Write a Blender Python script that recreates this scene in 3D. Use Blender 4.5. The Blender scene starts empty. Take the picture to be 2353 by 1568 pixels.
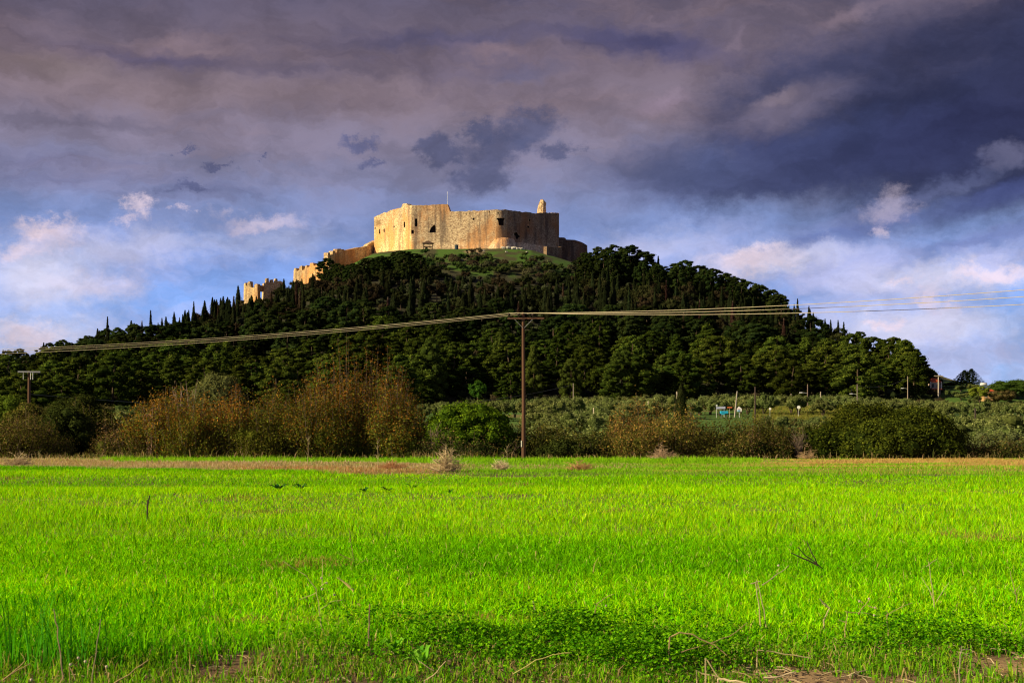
import bpy, math, random
import numpy as np
from mathutils import Vector

R = math.radians
rng = np.random.default_rng(7)
random.seed(7)
scene = bpy.context.scene
COL = scene.collection

# ------------------------------------------------------------------ camera
EYE = 1.5
FPX = 50.0 / 36.0 * 2352.0          # focal length in units of the 2352 px wide photograph
HOR = 1003.0                        # horizon row
cam_d = bpy.data.cameras.new("camera")
cam = bpy.data.objects.new("camera", cam_d)
COL.objects.link(cam)
scene.camera = cam
cam.location = (0, 0, EYE)
cam.rotation_euler = (R(90), 0, 0)
cam_d.lens = 50
cam_d.sensor_width = 36
cam_d.shift_y = (HOR - 784.0) / 2352.0
cam_d.clip_start = 0.1
cam_d.clip_end = 20000
cam_d.dof.use_dof = True
cam_d.dof.focus_distance = 60
cam_d.dof.aperture_fstop = 9.0

scene.cycles.filter_width = 1.15
scene.view_settings.view_transform = 'Standard'
scene.view_settings.look = 'None'
scene.view_settings.gamma = 1.0
scene.view_settings.exposure = 0.75

def at(px, py, Y):
    """pixel of the 2352x1568 photograph at distance Y -> world point"""
    return Vector(((px - 1176.0) / FPX * Y, Y, EYE + (HOR - py) / FPX * Y))

def srgb(r, g, b):
    def f(c):
        c /= 255.0
        return c / 12.92 if c <= 0.04045 else ((c + 0.055) / 1.055) ** 2.4
    return (f(r), f(g), f(b))

# ------------------------------------------------------------------ world / sky
SUN_EL, SUN_AZ = R(25), R(69)        # azimuth measured from "behind the camera" towards the left
sun_dir = Vector((-math.sin(SUN_AZ) * math.cos(SUN_EL), -math.cos(SUN_AZ) * math.cos(SUN_EL), math.sin(SUN_EL)))
world = bpy.data.worlds.new("World")
scene.world = world
world.use_nodes = True
wt = world.node_tree
wt.nodes.clear()
EXPO = 2 ** scene.view_settings.exposure

def build_sky():
    N, L = wt.nodes, wt.links
    def node(t, **k):
        n = N.new(t)
        for a, b in k.items():
            setattr(n, a, b)
        return n
    def math_(op, a, b=None, c=None, clamp=False):
        n = node('ShaderNodeMath', operation=op, use_clamp=clamp)
        for i, v in enumerate((a, b, c)):
            if v is None: continue
            if isinstance(v, (int, float)): n.inputs[i].default_value = v
            else: L.new(v, n.inputs[i])
        return n.outputs[0]
    def mix(f, a, b):
        n = node('ShaderNodeMix', data_type='RGBA')
        if isinstance(f, (int, float)): n.inputs[0].default_value = f
        else: L.new(f, n.inputs[0])
        for i, v in ((6, a), (7, b)):
            if isinstance(v, tuple): n.inputs[i].default_value = (*v, 1)
            else: L.new(v, n.inputs[i])
        return n.outputs[2]
    def rng_(v, a, b, lo=0.0, hi=1.0):
        n = node('ShaderNodeMapRange', interpolation_type='SMOOTHSTEP')
        L.new(v, n.inputs[0])
        for i, x in zip((1, 2, 3, 4), (a, b, lo, hi)): n.inputs[i].default_value = x
        return n.outputs[0]
    tc = node('ShaderNodeTexCoord')
    sep = node('ShaderNodeSeparateXYZ'); L.new(tc.outputs['Generated'], sep.inputs[0])
    az = math_('ARCTAN2', sep.outputs[0], sep.outputs[1])
    el = math_('ARCSINE', sep.outputs[2])
    comb = node('ShaderNodeCombineXYZ'); L.new(az, comb.inputs[0]); L.new(el, comb.inputs[1])
    P = comb.outputs[0]
    def vec(op, a, b):
        n = node('ShaderNodeVectorMath', operation=op)
        L.new(a, n.inputs[0])
        if isinstance(b, tuple): n.inputs[1].default_value = b
        else: L.new(b, n.inputs[1])
        return n.outputs[0]
    def noise(v, scale, stretch, off=(0, 0, 0), detail=6, rough=0.55, dist=0.0):
        s = vec('MULTIPLY', v, (stretch[0], stretch[1], 1))
        s = vec('ADD', s, off)
        n = node('ShaderNodeTexNoise')
        L.new(s, n.inputs['Vector'])
        n.inputs['Scale'].default_value = scale
        n.inputs['Detail'].default_value = detail
        n.inputs['Roughness'].default_value = rough
        n.inputs['Distortion'].default_value = dist
        return n
    # warp
    wn = noise(P, 9, (1, 1.6), (3, 1, 0), 5, 0.6)
    w = vec('SUBTRACT', wn.outputs['Color'], (0.5, 0.5, 0.5))
    wn2 = noise(P, 40, (1, 1.5), (1, 7, 0), 6, 0.65)
    w2 = vec('SUBTRACT', wn2.outputs['Color'], (0.5, 0.5, 0.5))
    PW = vec('ADD', P, vec('MULTIPLY', w, (0.07, 0.04, 0)))
    PW = vec('ADD', PW, vec('MULTIPLY', w2, (0.026, 0.02, 0)))
    wn3 = noise(P, 22, (1, 1.3), (9, 4, 0), 9, 0.72)
    PW2 = vec('ADD', P, vec('MULTIPLY', vec('SUBTRACT', wn3.outputs['Color'], (0.5, 0.5, 0.5)), (0.085, 0.055, 0)))
    # base colour by elevation
    ramp = node('ShaderNodeValToRGB')
    sepw = node('ShaderNodeSeparateXYZ'); L.new(PW, sepw.inputs[0])
    L.new(math_('MULTIPLY', sepw.outputs[1], 1.0 / 0.8, clamp=True), ramp.inputs[0])
    rows = [(1003, (160, 200, 246)), (860, (142, 186, 252)), (700, (124, 170, 250)), (600, (122, 156, 230)),
            (500, (122, 142, 200)), (410, (130, 130, 168)), (270, (132, 116, 134)), (150, (118, 100, 114)), (0, (94, 84, 108)), (-900, (70, 70, 104))]
    els = ramp.color_ramp.elements
    for i, (py, c) in enumerate(rows):
        p = math.atan((HOR - py) / FPX) / 0.8
        e = els[0] if i == 0 else (els[1] if i == 1 else els.new(p))
        e.position = p
        e.color = (*srgb(*c), 1)
    col = ramp.outputs[0]
    sky = node('ShaderNodeTexSky', sky_type='NISHITA')
    sky.sun_disc = False
    sky.sun_elevation = SUN_EL
    sky.sun_rotation = math.atan2(sun_dir.x, sun_dir.y)
    sk = vec('MULTIPLY', sky.outputs[0], (0.06, 0.06, 0.06))
    col = mix(0.12, col, sk)
    # broad light / dark streaks
    n1 = noise(PW, 3.2, (1.0, 4.5), (0.3, 2.2, 0), 7, 0.6)
    up = rng_(el, 0.13, 0.2)
    f = math_('MULTIPLY', rng_(n1.outputs[0], 0.48, 0.72), math_('MULTIPLY', up, 0.5))
    col = mix(f, col, srgb(156, 130, 134))
    n2 = noise(PW, 4.2, (1.0, 3.6), (5.1, 0.4, 0), 7, 0.6)
    f = math_('MULTIPLY', rng_(n2.outputs[0], 0.52, 0.7), math_('MULTIPLY', rng_(el, 0.1, 0.16), 0.45))
    col = mix(f, col, srgb(80, 80, 118))
    # thin bright wisps low down
    n3 = noise(PW, 7.5, (1.0, 1.9), (2.2, 8.4, 0), 8, 0.6)
    low = math_('MULTIPLY', rng_(el, 0.17, 0.1), 1.0)
    f = math_('MULTIPLY', rng_(n3.outputs[0], 0.42, 0.66), math_('MULTIPLY', low, 0.6))
    col = mix(f, col, srgb(206, 198, 232))
    def blob(px, py, rx, ry, c, a, rot=0.0, soft=0.75, fine=1):
        nonlocal col
        cx = math.atan((px - 1176) / FPX); cy = math.atan((HOR - py) / FPX * math.cos(cx))
        n = node('ShaderNodeMapping', vector_type='TEXTURE')
        dep = node('ShaderNodeVectorMath', operation='MULTIPLY_ADD')     # ties each cloud to the one before it, so that they are evaluated one after another
        L.new(col, dep.inputs[0]); dep.inputs[1].default_value = (1e-7, 1e-7, 1e-7); L.new((P, PW, PW2)[fine], dep.inputs[2])
        L.new(dep.outputs[0], n.inputs[0])
        n.inputs['Location'].default_value = (cx, cy, 0)
        n.inputs['Rotation'].default_value = (0, 0, R(rot))
        n.inputs['Scale'].default_value = (rx / FPX, ry / FPX, 1)
        ln = node('ShaderNodeVectorMath', operation='LENGTH'); L.new(n.outputs[0], ln.inputs[0])
        m = rng_(ln.outputs['Value'], 1.0, 1.0 - soft, 0.0, a)
        col = mix(m, col, srgb(*c))
    # big dark bank rising to the right
    for (x, y, a, b, c, al, ro) in (
        (1000, 100, 420, 34, (82, 82, 122), .55, 3), (360, 130, 330, 34, (80, 78, 116), .6, -5), (1480, 110, 320, 50, (62, 66, 112), .75, -8), (1200, 170, 130, 26, (92, 94, 130), .5, 0),
        (200, 275, 360, 22, (102, 96, 118), .6, 2), (300, 200, 620, 60, (140, 120, 124), .5, 0), (820, 220, 420, 60, (142, 122, 128), .45, 4), (130, 150, 200, 40, (128, 112, 112), .5, -3),
        (500, 330, 700, 40, (138, 124, 142), .4, 0), (1130, 120, 160, 22, (140, 118, 128), .5, -6),):
        blob(x, y, a, b, c, al, ro, 1.0)
    # the storm bank
    for (x, y, a, b, c, al, ro, so) in (
        (1900, 240, 480, 190, (60, 66, 102), .88, 14, .7),
        (2420, 230, 780, 250, (44, 50, 84), .96, 16, .55), (1880, 370, 520, 110, (58, 66, 108), .88, 9, .6), (2300, 60, 620, 130, (50, 54, 86), .88, 10, .8), (1560, 390, 260, 90, (80, 90, 134), .75, 0, .8),
        (2240, 300, 420, 120, (44, 48, 86), .7, 12, .9),
        (1790, 250, 200, 62, (122, 112, 134), .7, 14, .9), (1760, 228, 90, 26, (146, 130, 144), .6, 14, 1), 
        (2060, 465, 480, 26, (116, 126, 176), .4, 17, 1), (2330, 355, 70, 26, (120, 120, 156), .6, 20, .9), (2300, 440, 230, 44, (72, 84, 142), .75, 15, .8), (1950, 530, 360, 26, (92, 108, 166), .65, 14, .9), (2250, 545, 270, 26, (100, 118, 182), .6, 8, .9),
        (1940, 25, 140, 24, (140, 122, 138), .75, 14, 1), (1540, 238, 80, 26, (144, 126, 146), .8, 14, .9), (1700, 104, 66, 12, (122, 108, 126), .75, 24, .9)):
        blob(x, y, a, b, c, al, ro, so, 1 if so > .7 else 2)
    # pale veils low on both sides
    for (x, y, a, b, al) in ((90, 630, 260, 140, .8), (60, 770, 280, 60, .85), (330, 560, 260, 50, .35), (620, 560, 240, 50, .3), (1760, 600, 260, 56, .7), (2180, 640, 360, 60, .7), (2100, 750, 420, 70, .7), (1500, 560, 260, 60, .3)):
        blob(x, y, a, b, (214, 210, 230), al, 3, 1.0, 2)
    # the broken puffs above the fortress
    for (x, y, a, b) in ((1095, 298, 52, 32), (1215, 295, 82, 52), (1130, 335, 110, 36), (1105, 400, 85, 46), (1005, 352, 48, 34),
                         (1290, 350, 50, 26)):
        blob(x, y, a * 1.2, b * 1.25, (78, 84, 120), 0.78, 8, 0.65, 2)
    for (x, y, a, b) in ((420, 350, 40, 9), (505, 381, 44, 11), (585, 357, 22, 6), (840, 330, 50, 24), (850, 378, 44, 16), (450, 436, 90, 15)):
        blob(x, y, a, b, (84, 90, 132), 0.75, 3, 0.8, 2)
    # sunlit cumulus low in the sky
    for (x, y, a, b, s) in ((105, 522, 76, 26, .95), (140, 545, 60, 30, .6), (50, 565, 60, 24, .7), (210, 640, 120, 40, .4), (345, 478, 34, 26, .8), (300, 508, 40, 12, .55), (430, 492, 24, 9, .5), (600, 512, 120, 24, .6),
                            (1725, 596, 110, 30, .85), (2280, 625, 90, 22, .8), (2145, 690, 34, 42, .75), (2075, 650, 36, 12, .6),
                            (2040, 745, 34, 15, .75), (2055, 470, 60, 34, .3), (2020, 520, 26, 24, .5), (60, 770, 90, 34, .7), 
                            ):
        blob(x, y, a * 1.25, b * 1.25, (232, 212, 228), s, 4, 1.0, 2)
    nf = noise(PW, 13, (1, 2.0), (4.4, 1.3, 0), 8, 0.66)
    hv = node('ShaderNodeHueSaturation'); L.new(col, hv.inputs['Color']); L.new(rng_(nf.outputs[0], 0.3, 0.7, 0.80, 1.22), hv.inputs['Value']); hv.inputs['Saturation'].default_value = 0.95
    col = hv.outputs[0]
    bg = node('ShaderNodeBackground')
    L.new(col, bg.inputs[0])
    bg.inputs[1].default_value = 1.0 / EXPO
    out = node('ShaderNodeOutputWorld')
    L.new(bg.outputs[0], out.inputs[0])
build_sky()
world.cycles.sampling_method = 'MANUAL'
world.cycles.sample_map_resolution = 512

sun_d = bpy.data.lights.new("sun", 'SUN')
sun_d.energy = 5.0
sun_d.angle = R(0.5)
sun_d.color = (1.0, 0.85, 0.50)
sun = bpy.data.objects.new("sun", sun_d)
COL.objects.link(sun)
sun.rotation_euler = sun_dir.to_track_quat('Z', 'Y').to_euler()
sun.location = (-50, -50, 60)

# ------------------------------------------------------------------ helpers
def props(o, label=None, cat=None, group=None, kind=None):
    if label: o['label'] = label
    if cat: o['category'] = cat
    if group: o['group'] = group
    if kind: o['kind'] = kind
    return o

def empty(name, loc=(0, 0, 0), rz=0.0):
    o = bpy.data.objects.new(name, None)
    o.empty_display_size = 0.5
    COL.objects.link(o)
    o.location = loc
    o.rotation_euler = (0, 0, rz)
    return o

class MB:
    """collects vertices, faces and a per-vertex colour; links them as ONE mesh object"""
    def __init__(s):
        s.V, s.C, s.B, s.n = [], [], [], 0
    def add(s, V, F, col=(0.5, 0.5, 0.5), mat=0):
        V = np.asarray(V, dtype=np.float32).reshape(-1, 3)
        F = np.asarray(F, dtype=np.int32)
        c = np.asarray(col, dtype=np.float32)
        if c.ndim == 1: c = np.tile(c[:3], (len(V), 1))
        s.V.append(V); s.C.append(c); s.B.append((F + s.n, mat)); s.n += len(V)
    def data(s, name, mats, smooth=False):
        V = np.concatenate(s.V); C = np.concatenate(s.C)
        loops = np.concatenate([F.ravel() for F, m in s.B])
        tot = np.concatenate([np.full(len(F), F.shape[1], dtype=np.int32) for F, m in s.B])
        mi = np.concatenate([np.full(len(F), m, dtype=np.int32) for F, m in s.B])
        start = np.concatenate([[0], np.cumsum(tot)[:-1]]).astype(np.int32)
        me = bpy.data.meshes.new(name)
        me.vertices.add(len(V)); me.vertices.foreach_set('co', V.ravel())
        me.loops.add(len(loops)); me.loops.foreach_set('vertex_index', loops)
        me.polygons.add(len(tot)); me.polygons.foreach_set('loop_start', start)
        try: me.polygons.foreach_set('loop_total', tot)
        except Exception: pass
        me.polygons.foreach_set('material_index', mi)
        me.polygons.foreach_set('use_smooth', np.full(len(tot), bool(smooth)))
        a = me.color_attributes.new('Col', 'FLOAT_COLOR', 'POINT')
        a.data.foreach_set('color', np.concatenate([C, np.ones((len(C), 1), np.float32)], 1).ravel())
        for m in (mats if isinstance(mats, (list, tuple)) else [mats]): me.materials.append(m)
        me.update(calc_edges=True)
        return me
    def build(s, name, mats, parent=None, loc=None, smooth=False):
        o = bpy.data.objects.new(name, s.data(name, mats, smooth))
        COL.objects.link(o)
        if parent is not None: o.parent = parent
        if loc is not None: o.location = loc
        return o
    # shapes
    def box(s, c, d, col=(0.5, 0.5, 0.5), rz=0.0, mat=0):
        c = np.array(c, float); h = np.array(d, float) / 2
        v = np.array([(x, y, z) for z in (-1, 1) for y in (-1, 1) for x in (-1, 1)], float) * h
        if rz:
            ca, sa = math.cos(rz), math.sin(rz)
            v = np.stack([v[:, 0] * ca - v[:, 1] * sa, v[:, 0] * sa + v[:, 1] * ca, v[:, 2]], 1)
        s.add(v + c, [(0, 2, 3, 1), (4, 5, 7, 6), (0, 1, 5, 4), (2, 6, 7, 3), (0, 4, 6, 2), (1, 3, 7, 5)], col, mat)
    def tube(s, pts, rad, sides=6, col=(0.5, 0.5, 0.5), mat=0, cap=True):
        pts = [Vector(p) for p in pts]
        n = len(pts)
        if isinstance(rad, (int, float)): rad = [rad] * n
        V = []
        for i, p in enumerate(pts):
            d = (pts[min(i + 1, n - 1)] - pts[max(i - 1, 0)])
            d = d.normalized() if d.length > 1e-9 else Vector((0, 0, 1))
            a = Vector((0, 0, 1)) if abs(d.z) < 0.9 else Vector((1, 0, 0))
            u = d.cross(a).normalized(); w = d.cross(u)
            for k in range(sides):
                t = 2 * math.pi * k / sides
                V.append(p + (u * math.cos(t) + w * math.sin(t)) * rad[i])
        F = [(i * sides + k, i * sides + (k + 1) % sides, (i + 1) * sides + (k + 1) % sides, (i + 1) * sides + k) for i in range(n - 1) for k in range(sides)]
        s.add(V, F, col, mat)
        if cap:
            s.add([tuple(v) for v in V[-sides:]], [tuple(range(sides))], col, mat)
            s.add([tuple(v) for v in V[:sides]], [tuple(range(sides))[::-1]], col, mat)

# ------------------------------------------------------------------ materials
def new_mat(name):
    m = bpy.data.materials.new(name)
    m.use_nodes = True
    nt = m.node_tree
    nt.nodes.clear()
    out = nt.nodes.new('ShaderNodeOutputMaterial')
    return m, nt, out

def foliage_mat(name, trans=0.3, var=0.25, hue=0.03, tint=(1.0, 1.0, 0.6), nscale=0.0, band=False):
    """colour of each leaf from its attribute, varied from plant to plant; a share of light passes through"""
    m, nt, out = new_mat(name)
    N, L = nt.nodes, nt.links
    at_ = N.new('ShaderNodeAttribute'); at_.attribute_name = 'Col'
    oi = N.new('ShaderNodeObjectInfo')
    hs = N.new('ShaderNodeHueSaturation')
    L.new(at_.outputs['Color'], hs.inputs['Color'])
    mr = N.new('ShaderNodeMapRange'); L.new(oi.outputs['Random'], mr.inputs[0])
    mr.inputs[3].default_value = 0.5 - hue; mr.inputs[4].default_value = 0.5 + hue
    L.new(mr.outputs[0], hs.inputs['Hue'])
    mul = N.new('ShaderNodeMath'); mul.operation = 'MULTIPLY'; L.new(oi.outputs['Random'], mul.inputs[0]); mul.inputs[1].default_value = 7.31
    fr = N.new('ShaderNodeMath'); fr.operation = 'FRACT'; L.new(mul.outputs[0], fr.inputs[0])
    mv = N.new('ShaderNodeMapRange'); L.new(fr.outputs[0], mv.inputs[0])
    mv.inputs[3].default_value = 1 - var; mv.inputs[4].default_value = 1 + var
    L.new(mv.outputs[0], hs.inputs['Value'])
    c = hs.outputs[0]
    df = N.new('ShaderNodeBsdfDiffuse'); L.new(c, df.inputs[0])
    if trans > 0:
        tr = N.new('ShaderNodeBsdfTranslucent')
        mt = N.new('ShaderNodeMix'); mt.data_type = 'RGBA'; mt.blend_type = 'MULTIPLY'; mt.inputs[0].default_value = 1
        L.new(c, mt.inputs[6]); mt.inputs[7].default_value = (*tint, 1)
        L.new(mt.outputs[2], tr.inputs[0])
        mx = N.new('ShaderNodeMixShader'); mx.inputs[0].default_value = trans
        L.new(df.outputs[0], mx.inputs[1]); L.new(tr.outputs[0], mx.inputs[2])
        L.new(mx.outputs[0], out.inputs[0])
    else:
        L.new(df.outputs[0], out.inputs[0])
    return m

def solid_mat(name, col, rough=0.8, nscale=0.0, namt=0.3, metal=0.0, attr=False, stretch=(1, 1, 1), bump=0.0, col2=None):
    m, nt, out = new_mat(name)
    N, L = nt.nodes, nt.links
    b = N.new('ShaderNodeBsdfPrincipled')
    b.inputs['Roughness'].default_value = rough
    b.inputs['Metallic'].default_value = metal
    b.inputs['Specular IOR Level'].default_value = 0.25
    src = None
    if attr:
        a = N.new('ShaderNodeAttribute'); a.attribute_name = 'Col'; src = a.outputs['Color']
    if nscale:
        tc = N.new('ShaderNodeTexCoord')
        mp = N.new('ShaderNodeMapping'); mp.inputs['Scale'].default_value = stretch
        L.new(tc.outputs['Object'], mp.inputs[0])
        n = N.new('ShaderNodeTexNoise'); n.inputs['Scale'].default_value = nscale; n.inputs['Detail'].default_value = 6; n.inputs['Roughness'].default_value = 0.7
        L.new(mp.outputs[0], n.inputs['Vector'])
        mr = N.new('ShaderNodeMapRange'); L.new(n.outputs[0], mr.inputs[0]); mr.inputs[1].default_value = 0.3; mr.inputs[2].default_value = 0.7
        mx = N.new('ShaderNodeMix'); mx.data_type = 'RGBA'
        L.new(mr.outputs[0], mx.inputs[0])
        if src is not None:
            d = N.new('ShaderNodeMix'); d.data_type = 'RGBA'; d.blend_type = 'MULTIPLY'; d.inputs[0].default_value = 1
            L.new(src, d.inputs[6]); d.inputs[7].default_value = (1 - namt,) * 3 + (1,)
            L.new(d.outputs[2], mx.inputs[6]); L.new(src, mx.inputs[7])
        else:
            c2 = col2 or tuple(x * (1 - namt) for x in col)
            mx.inputs[6].default_value = (*c2, 1); mx.inputs[7].default_value = (*col, 1)
        src = mx.outputs[2]
        if bump:
            bp = N.new('ShaderNodeBump'); bp.inputs['Strength'].default_value = 0.8; bp.inputs['Distance'].default_value = bump
            L.new(n.outputs[0], bp.inputs['Height']); L.new(bp.outputs[0], b.inputs['Normal'])
    if src is not None: L.new(src, b.inputs['Base Color'])
    else: b.inputs['Base Color'].default_value = (*col, 1)
    L.new(b.outputs[0], out.inputs[0])
    return m

def stone_mat():
    m, nt, out = new_mat('fortress_stone')
    N, L = nt.nodes, nt.links
    tc = N.new('ShaderNodeTexCoord')
    b = N.new('ShaderNodeBsdfPrincipled'); b.inputs['Roughness'].default_value = 0.95; b.inputs['Specular IOR Level'].default_value = 0.1
    def noise(scale, st=(1, 1, 1), det=5, rough=0.6, off=(0, 0, 0)):
        mp = N.new('ShaderNodeMapping'); mp.inputs['Scale'].default_value = st; mp.inputs['Location'].default_value = off
        L.new(tc.outputs['Object'], mp.inputs[0])
        n = N.new('ShaderNodeTexNoise'); n.inputs['Scale'].default_value = scale; n.inputs['Detail'].default_value = det; n.inputs['Roughness'].default_value = rough
        L.new(mp.outputs[0], n.inputs['Vector']); return n.outputs[0]
    def rampf(v, a, b_):
        r = N.new('ShaderNodeMapRange'); r.inputs[1].default_value = a; r.inputs[2].default_value = b_; L.new(v, r.inputs[0]); return r.outputs[0]
    def mix(f, a, b_, mode='MIX'):
        x = N.new('ShaderNodeMix'); x.data_type = 'RGBA'; x.blend_type = mode
        if isinstance(f, float): x.inputs[0].default_value = f
        else: L.new(f, x.inputs[0])
        for i, v in ((6, a), (7, b_)):
            if isinstance(v, tuple): x.inputs[i].default_value = (*v, 1)
            else: L.new(v, x.inputs[i])
        return x.outputs[2]
    vo = N.new('ShaderNodeTexVoronoi'); vo.inputs['Scale'].default_value = 1.9
    mp = N.new('ShaderNodeMapping'); mp.inputs['Scale'].default_value = (1, 1, 1.7); L.new(tc.outputs['Object'], mp.inputs[0]); L.new(mp.outputs[0], vo.inputs['Vector'])
    sepc = N.new('ShaderNodeSeparateColor'); L.new(vo.outputs['Color'], sepc.inputs[0])
    c = mix(rampf(sepc.outputs[0], 0.0, 1.0), (0.25, 0.16, 0.10), (0.63, 0.475, 0.305))
    c = mix(rampf(noise(0.09, (1, 1, 0.7), 4), 0.48, 0.62), c, mix(0.7, c, (0.46, 0.20, 0.07)))     # rusty plaster areas
    c = mix(rampf(noise(0.40, (1, 1, 0.10), 5, 0.65), 0.50, 0.64), c, mix(0.72, c, (0.12, 0.085, 0.07)))   # dark run-off streaks
    c = mix(rampf(noise(1.5, (1, 1, 1.3), 6, 0.8), 0.54, 0.62), c, mix(0.55, c, (0.08, 0.055, 0.04)))      # small voids and lichen
    sz = N.new('ShaderNodeSeparateXYZ'); L.new(tc.outputs['Object'], sz.inputs[0])
    L.new(c, b.inputs['Base Color'])
    at_ = N.new('ShaderNodeAttribute'); at_.attribute_name = 'Col'
    L.new(mix(1.0, c, at_.outputs['Color'], 'MULTIPLY'), b.inputs['Base Color'])
    bp = N.new('ShaderNodeBump'); bp.inputs['Strength'].default_value = 1.0; bp.inputs['Distance'].default_value = 0.14
    n4 = noise(1.3, (1, 1, 1.5), 6, 0.75); L.new(n4, bp.inputs['Height']); L.new(bp.outputs[0], b.inputs['Normal'])
    L.new(b.outputs[0], out.inputs[0])
    return m

M_leaf = foliage_mat('leaves', 0.22, 0.18, 0.012)
M_pine = foliage_mat('pine_needles', 0.10, 0.5, 0.02)
M_cyp = foliage_mat('cypress_foliage', 0.06, 0.4, 0.03)
M_olive = foliage_mat('olive_leaves', 0.15, 0.22, 0.02, (1, 1, 0.8))
M_grass = foliage_mat('grass_blades', 0.36, 0.0, 0.0, (1.1, 1.15, 0.4))
M_bark = solid_mat('bark', (0.10, 0.065, 0.045), 0.95, 3.0, 0.5, stretch=(1, 1, 0.2))
M_twig = solid_mat('twig', (0.5, 0.5, 0.5), 0.9, 30.0, 0.3, attr=True)
M_polewood = solid_mat('creosoted_wood', (0.125, 0.060, 0.036), 0.85, 4.0, 0.5, stretch=(3, 3, 0.15), bump=0.01)
M_paint = solid_mat('weathered_paint', (0.5, 0.5, 0.5), 0.6, 6.0, 0.18, attr=True)
M_metal = solid_mat('galvanised_metal', (0.45, 0.45, 0.46), 0.45, 5.0, 0.3, metal=0.6)
M_wire = solid_mat('aluminium_wire', (0.44, 0.37, 0.26), 0.6, 2.0, 0.15)
M_stone = stone_mat()
M_shade = solid_mat('painted_shade', (0.02, 0.014, 0.012), 1.0, 1.0, 0.5)  # near-black colour that paints the shade inside wall openings
M_rock = solid_mat('limestone', (0.55, 0.5, 0.44), 0.95, 1.2, 0.55, bump=0.15)

# ------------------------------------------------------------------ terrain
def sm(x): x = np.clip(x, 0, 1); return x * x * (3 - 2 * x)
def vnoise(x, y, s, seed=0):
    """smooth value noise on arrays, -1..1"""
    x = np.asarray(x, float) / s; y = np.asarray(y, float) / s
    xi = np.floor(x).astype(np.int64); yi = np.floor(y).astype(np.int64)
    fx = x - xi; fy = y - yi
    fx = fx * fx * (3 - 2 * fx); fy = fy * fy * (3 - 2 * fy)
    def h(a, b):
        v = np.sin(a * 127.1 + b * 311.7 + seed * 74.7) * 43758.5453
        return v - np.floor(v)
    return ((h(xi, yi) * (1 - fx) + h(xi + 1, yi) * fx) * (1 - fy) + (h(xi, yi + 1) * (1 - fx) + h(xi + 1, yi + 1) * fx) * fy) * 2 - 1

RY = 628.0
RIDGE = [(-3000, 960), (-1200, 930), (-500, 890), (-200, 868), (0, 850), (100, 838), (200, 822), (300, 800), (400, 772), (500, 735), (560, 702), (600, 694), (660, 672),
         (700, 660), (760, 634), (800, 612), (860, 582), (945, 573), (1160, 569), (1220, 573), (1284, 592), (1340, 610), (1420, 622), (1500, 640), (1600, 662), (1700, 700),
         (1800, 752), (1900, 800), (1990, 842), (2020, 872), (2050, 905), (2090, 928), (2250, 932), (2600, 935), (4000, 950)]
RX = np.array([(p - 1176) / FPX * RY for p, _ in RIDGE]); RZ = np.array([EYE + (HOR - q) / FPX * RY for _, q in RIDGE])
GY = [-3000, 0, 96, 108, 135, 250, 400, 640, 1200, 6000]
GZ = [0, 0, 0, -0.9, -1.0, 4.4, 9.6, 15.0, 10.0, 0.0]
def ground(x, y):
    x = np.asarray(x, float); y = np.asarray(y, float)
    g = np.interp(y, GY, GZ)
    g = g + vnoise(x, y, 60, 3) * 0.8 * sm((y - 140) / 150) * sm((1500 - y) / 600)
    und = vnoise(x, y * 2.2, 16, 1) * 0.10 * sm((y - 6) / 10) * sm((96 - y) / 10)
    zr = np.interp(x, RX, RZ)
    t = np.clip((y - 385) / (RY - 385), 0, 1)
    prof = 0.85 * t + 0.15 * sm(t)
    fall = 1 - sm((y - 705) / 260)
    hill = np.maximum(zr - 14.75 - 2.6 * sm((x - 90) / 40), 0) * prof * fall
    hn = (vnoise(x, y, 40, 5) * 1.2 + vnoise(x, y, 15, 8) * 0.5) * sm(t * 4) * sm((0.9 - t) * 6)
    g = g + 1.1 * np.exp(-((x - 61) / 14) ** 2 - ((y - 292) / 16) ** 2) + 2.6 * sm((x - 90) / 40) * sm((y - 385) / 40) * sm((900 - y) / 200)
    bump = 0.10 * np.exp(-((x + 0.3) / 1.2) ** 2 - ((y - 9.9) / 0.55) ** 2)
    return g + und + hill + hn + bump
def gz(x, y): return float(ground(np.array([x]), np.array([y]))[0])

def lin(lo, hi, n): return np.linspace(lo, hi, n)
ys = np.unique(np.concatenate([lin(-80, 0, 20), lin(0, 7, 10), lin(7, 20, 66), lin(20, 60, 60), lin(60, 112, 90), lin(112, 380, 70), lin(380, 720, 90), lin(720, 1500, 30), lin(1500, 9000, 14)]))
xs_ = np.unique(np.concatenate([lin(-6000, -500, 14), lin(-500, -250, 25), lin(-250, -40, 60), lin(-40, -8, 40), lin(-8, 8, 65), lin(8, 40, 40), lin(40, 250, 60), lin(250, 500, 25), lin(500, 6000, 14)]))
GX, GYY = np.meshgrid(xs_, ys)
GZZ = ground(GX, GYY)
nx, ny = len(xs_), len(ys)
PXg = GX / np.maximum(GYY, 1) * FPX + 1176
def lerp(a, b, t): t = t[..., None]; return a * (1 - t) + b * t
C = np.zeros((ny, nx, 3)) + np.array((0.16, 0.095, 0.055))                      # ploughed soil
C = lerp(C, np.array((0.50, 0.33, 0.18)) + np.zeros_like(C), sm((PXg - 1400) / 300) * sm((9.8 - GYY) / .6) * sm(vnoise(GX, GYY, .5, 3) + .8))    # dry tan verge on the right
strip = sm((GYY - 55) / 6) * sm((112 - GYY) / 8)
sc_ = lerp(np.zeros_like(C) + np.array((0.34, 0.20, 0.11)), np.zeros_like(C) + np.array((0.10, 0.2, 0.02)), sm(vnoise(GX, GYY * 3, 9, 4) * 1.2 + 0.3))
C = lerp(C, sc_, strip)
tan = sm((PXg - 1700) / 200) * sm((GYY - 60) / 12) * strip * sm(vnoise(GX, GYY * 2.5, 12, 9) * 1.3 + 1.0)
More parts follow.
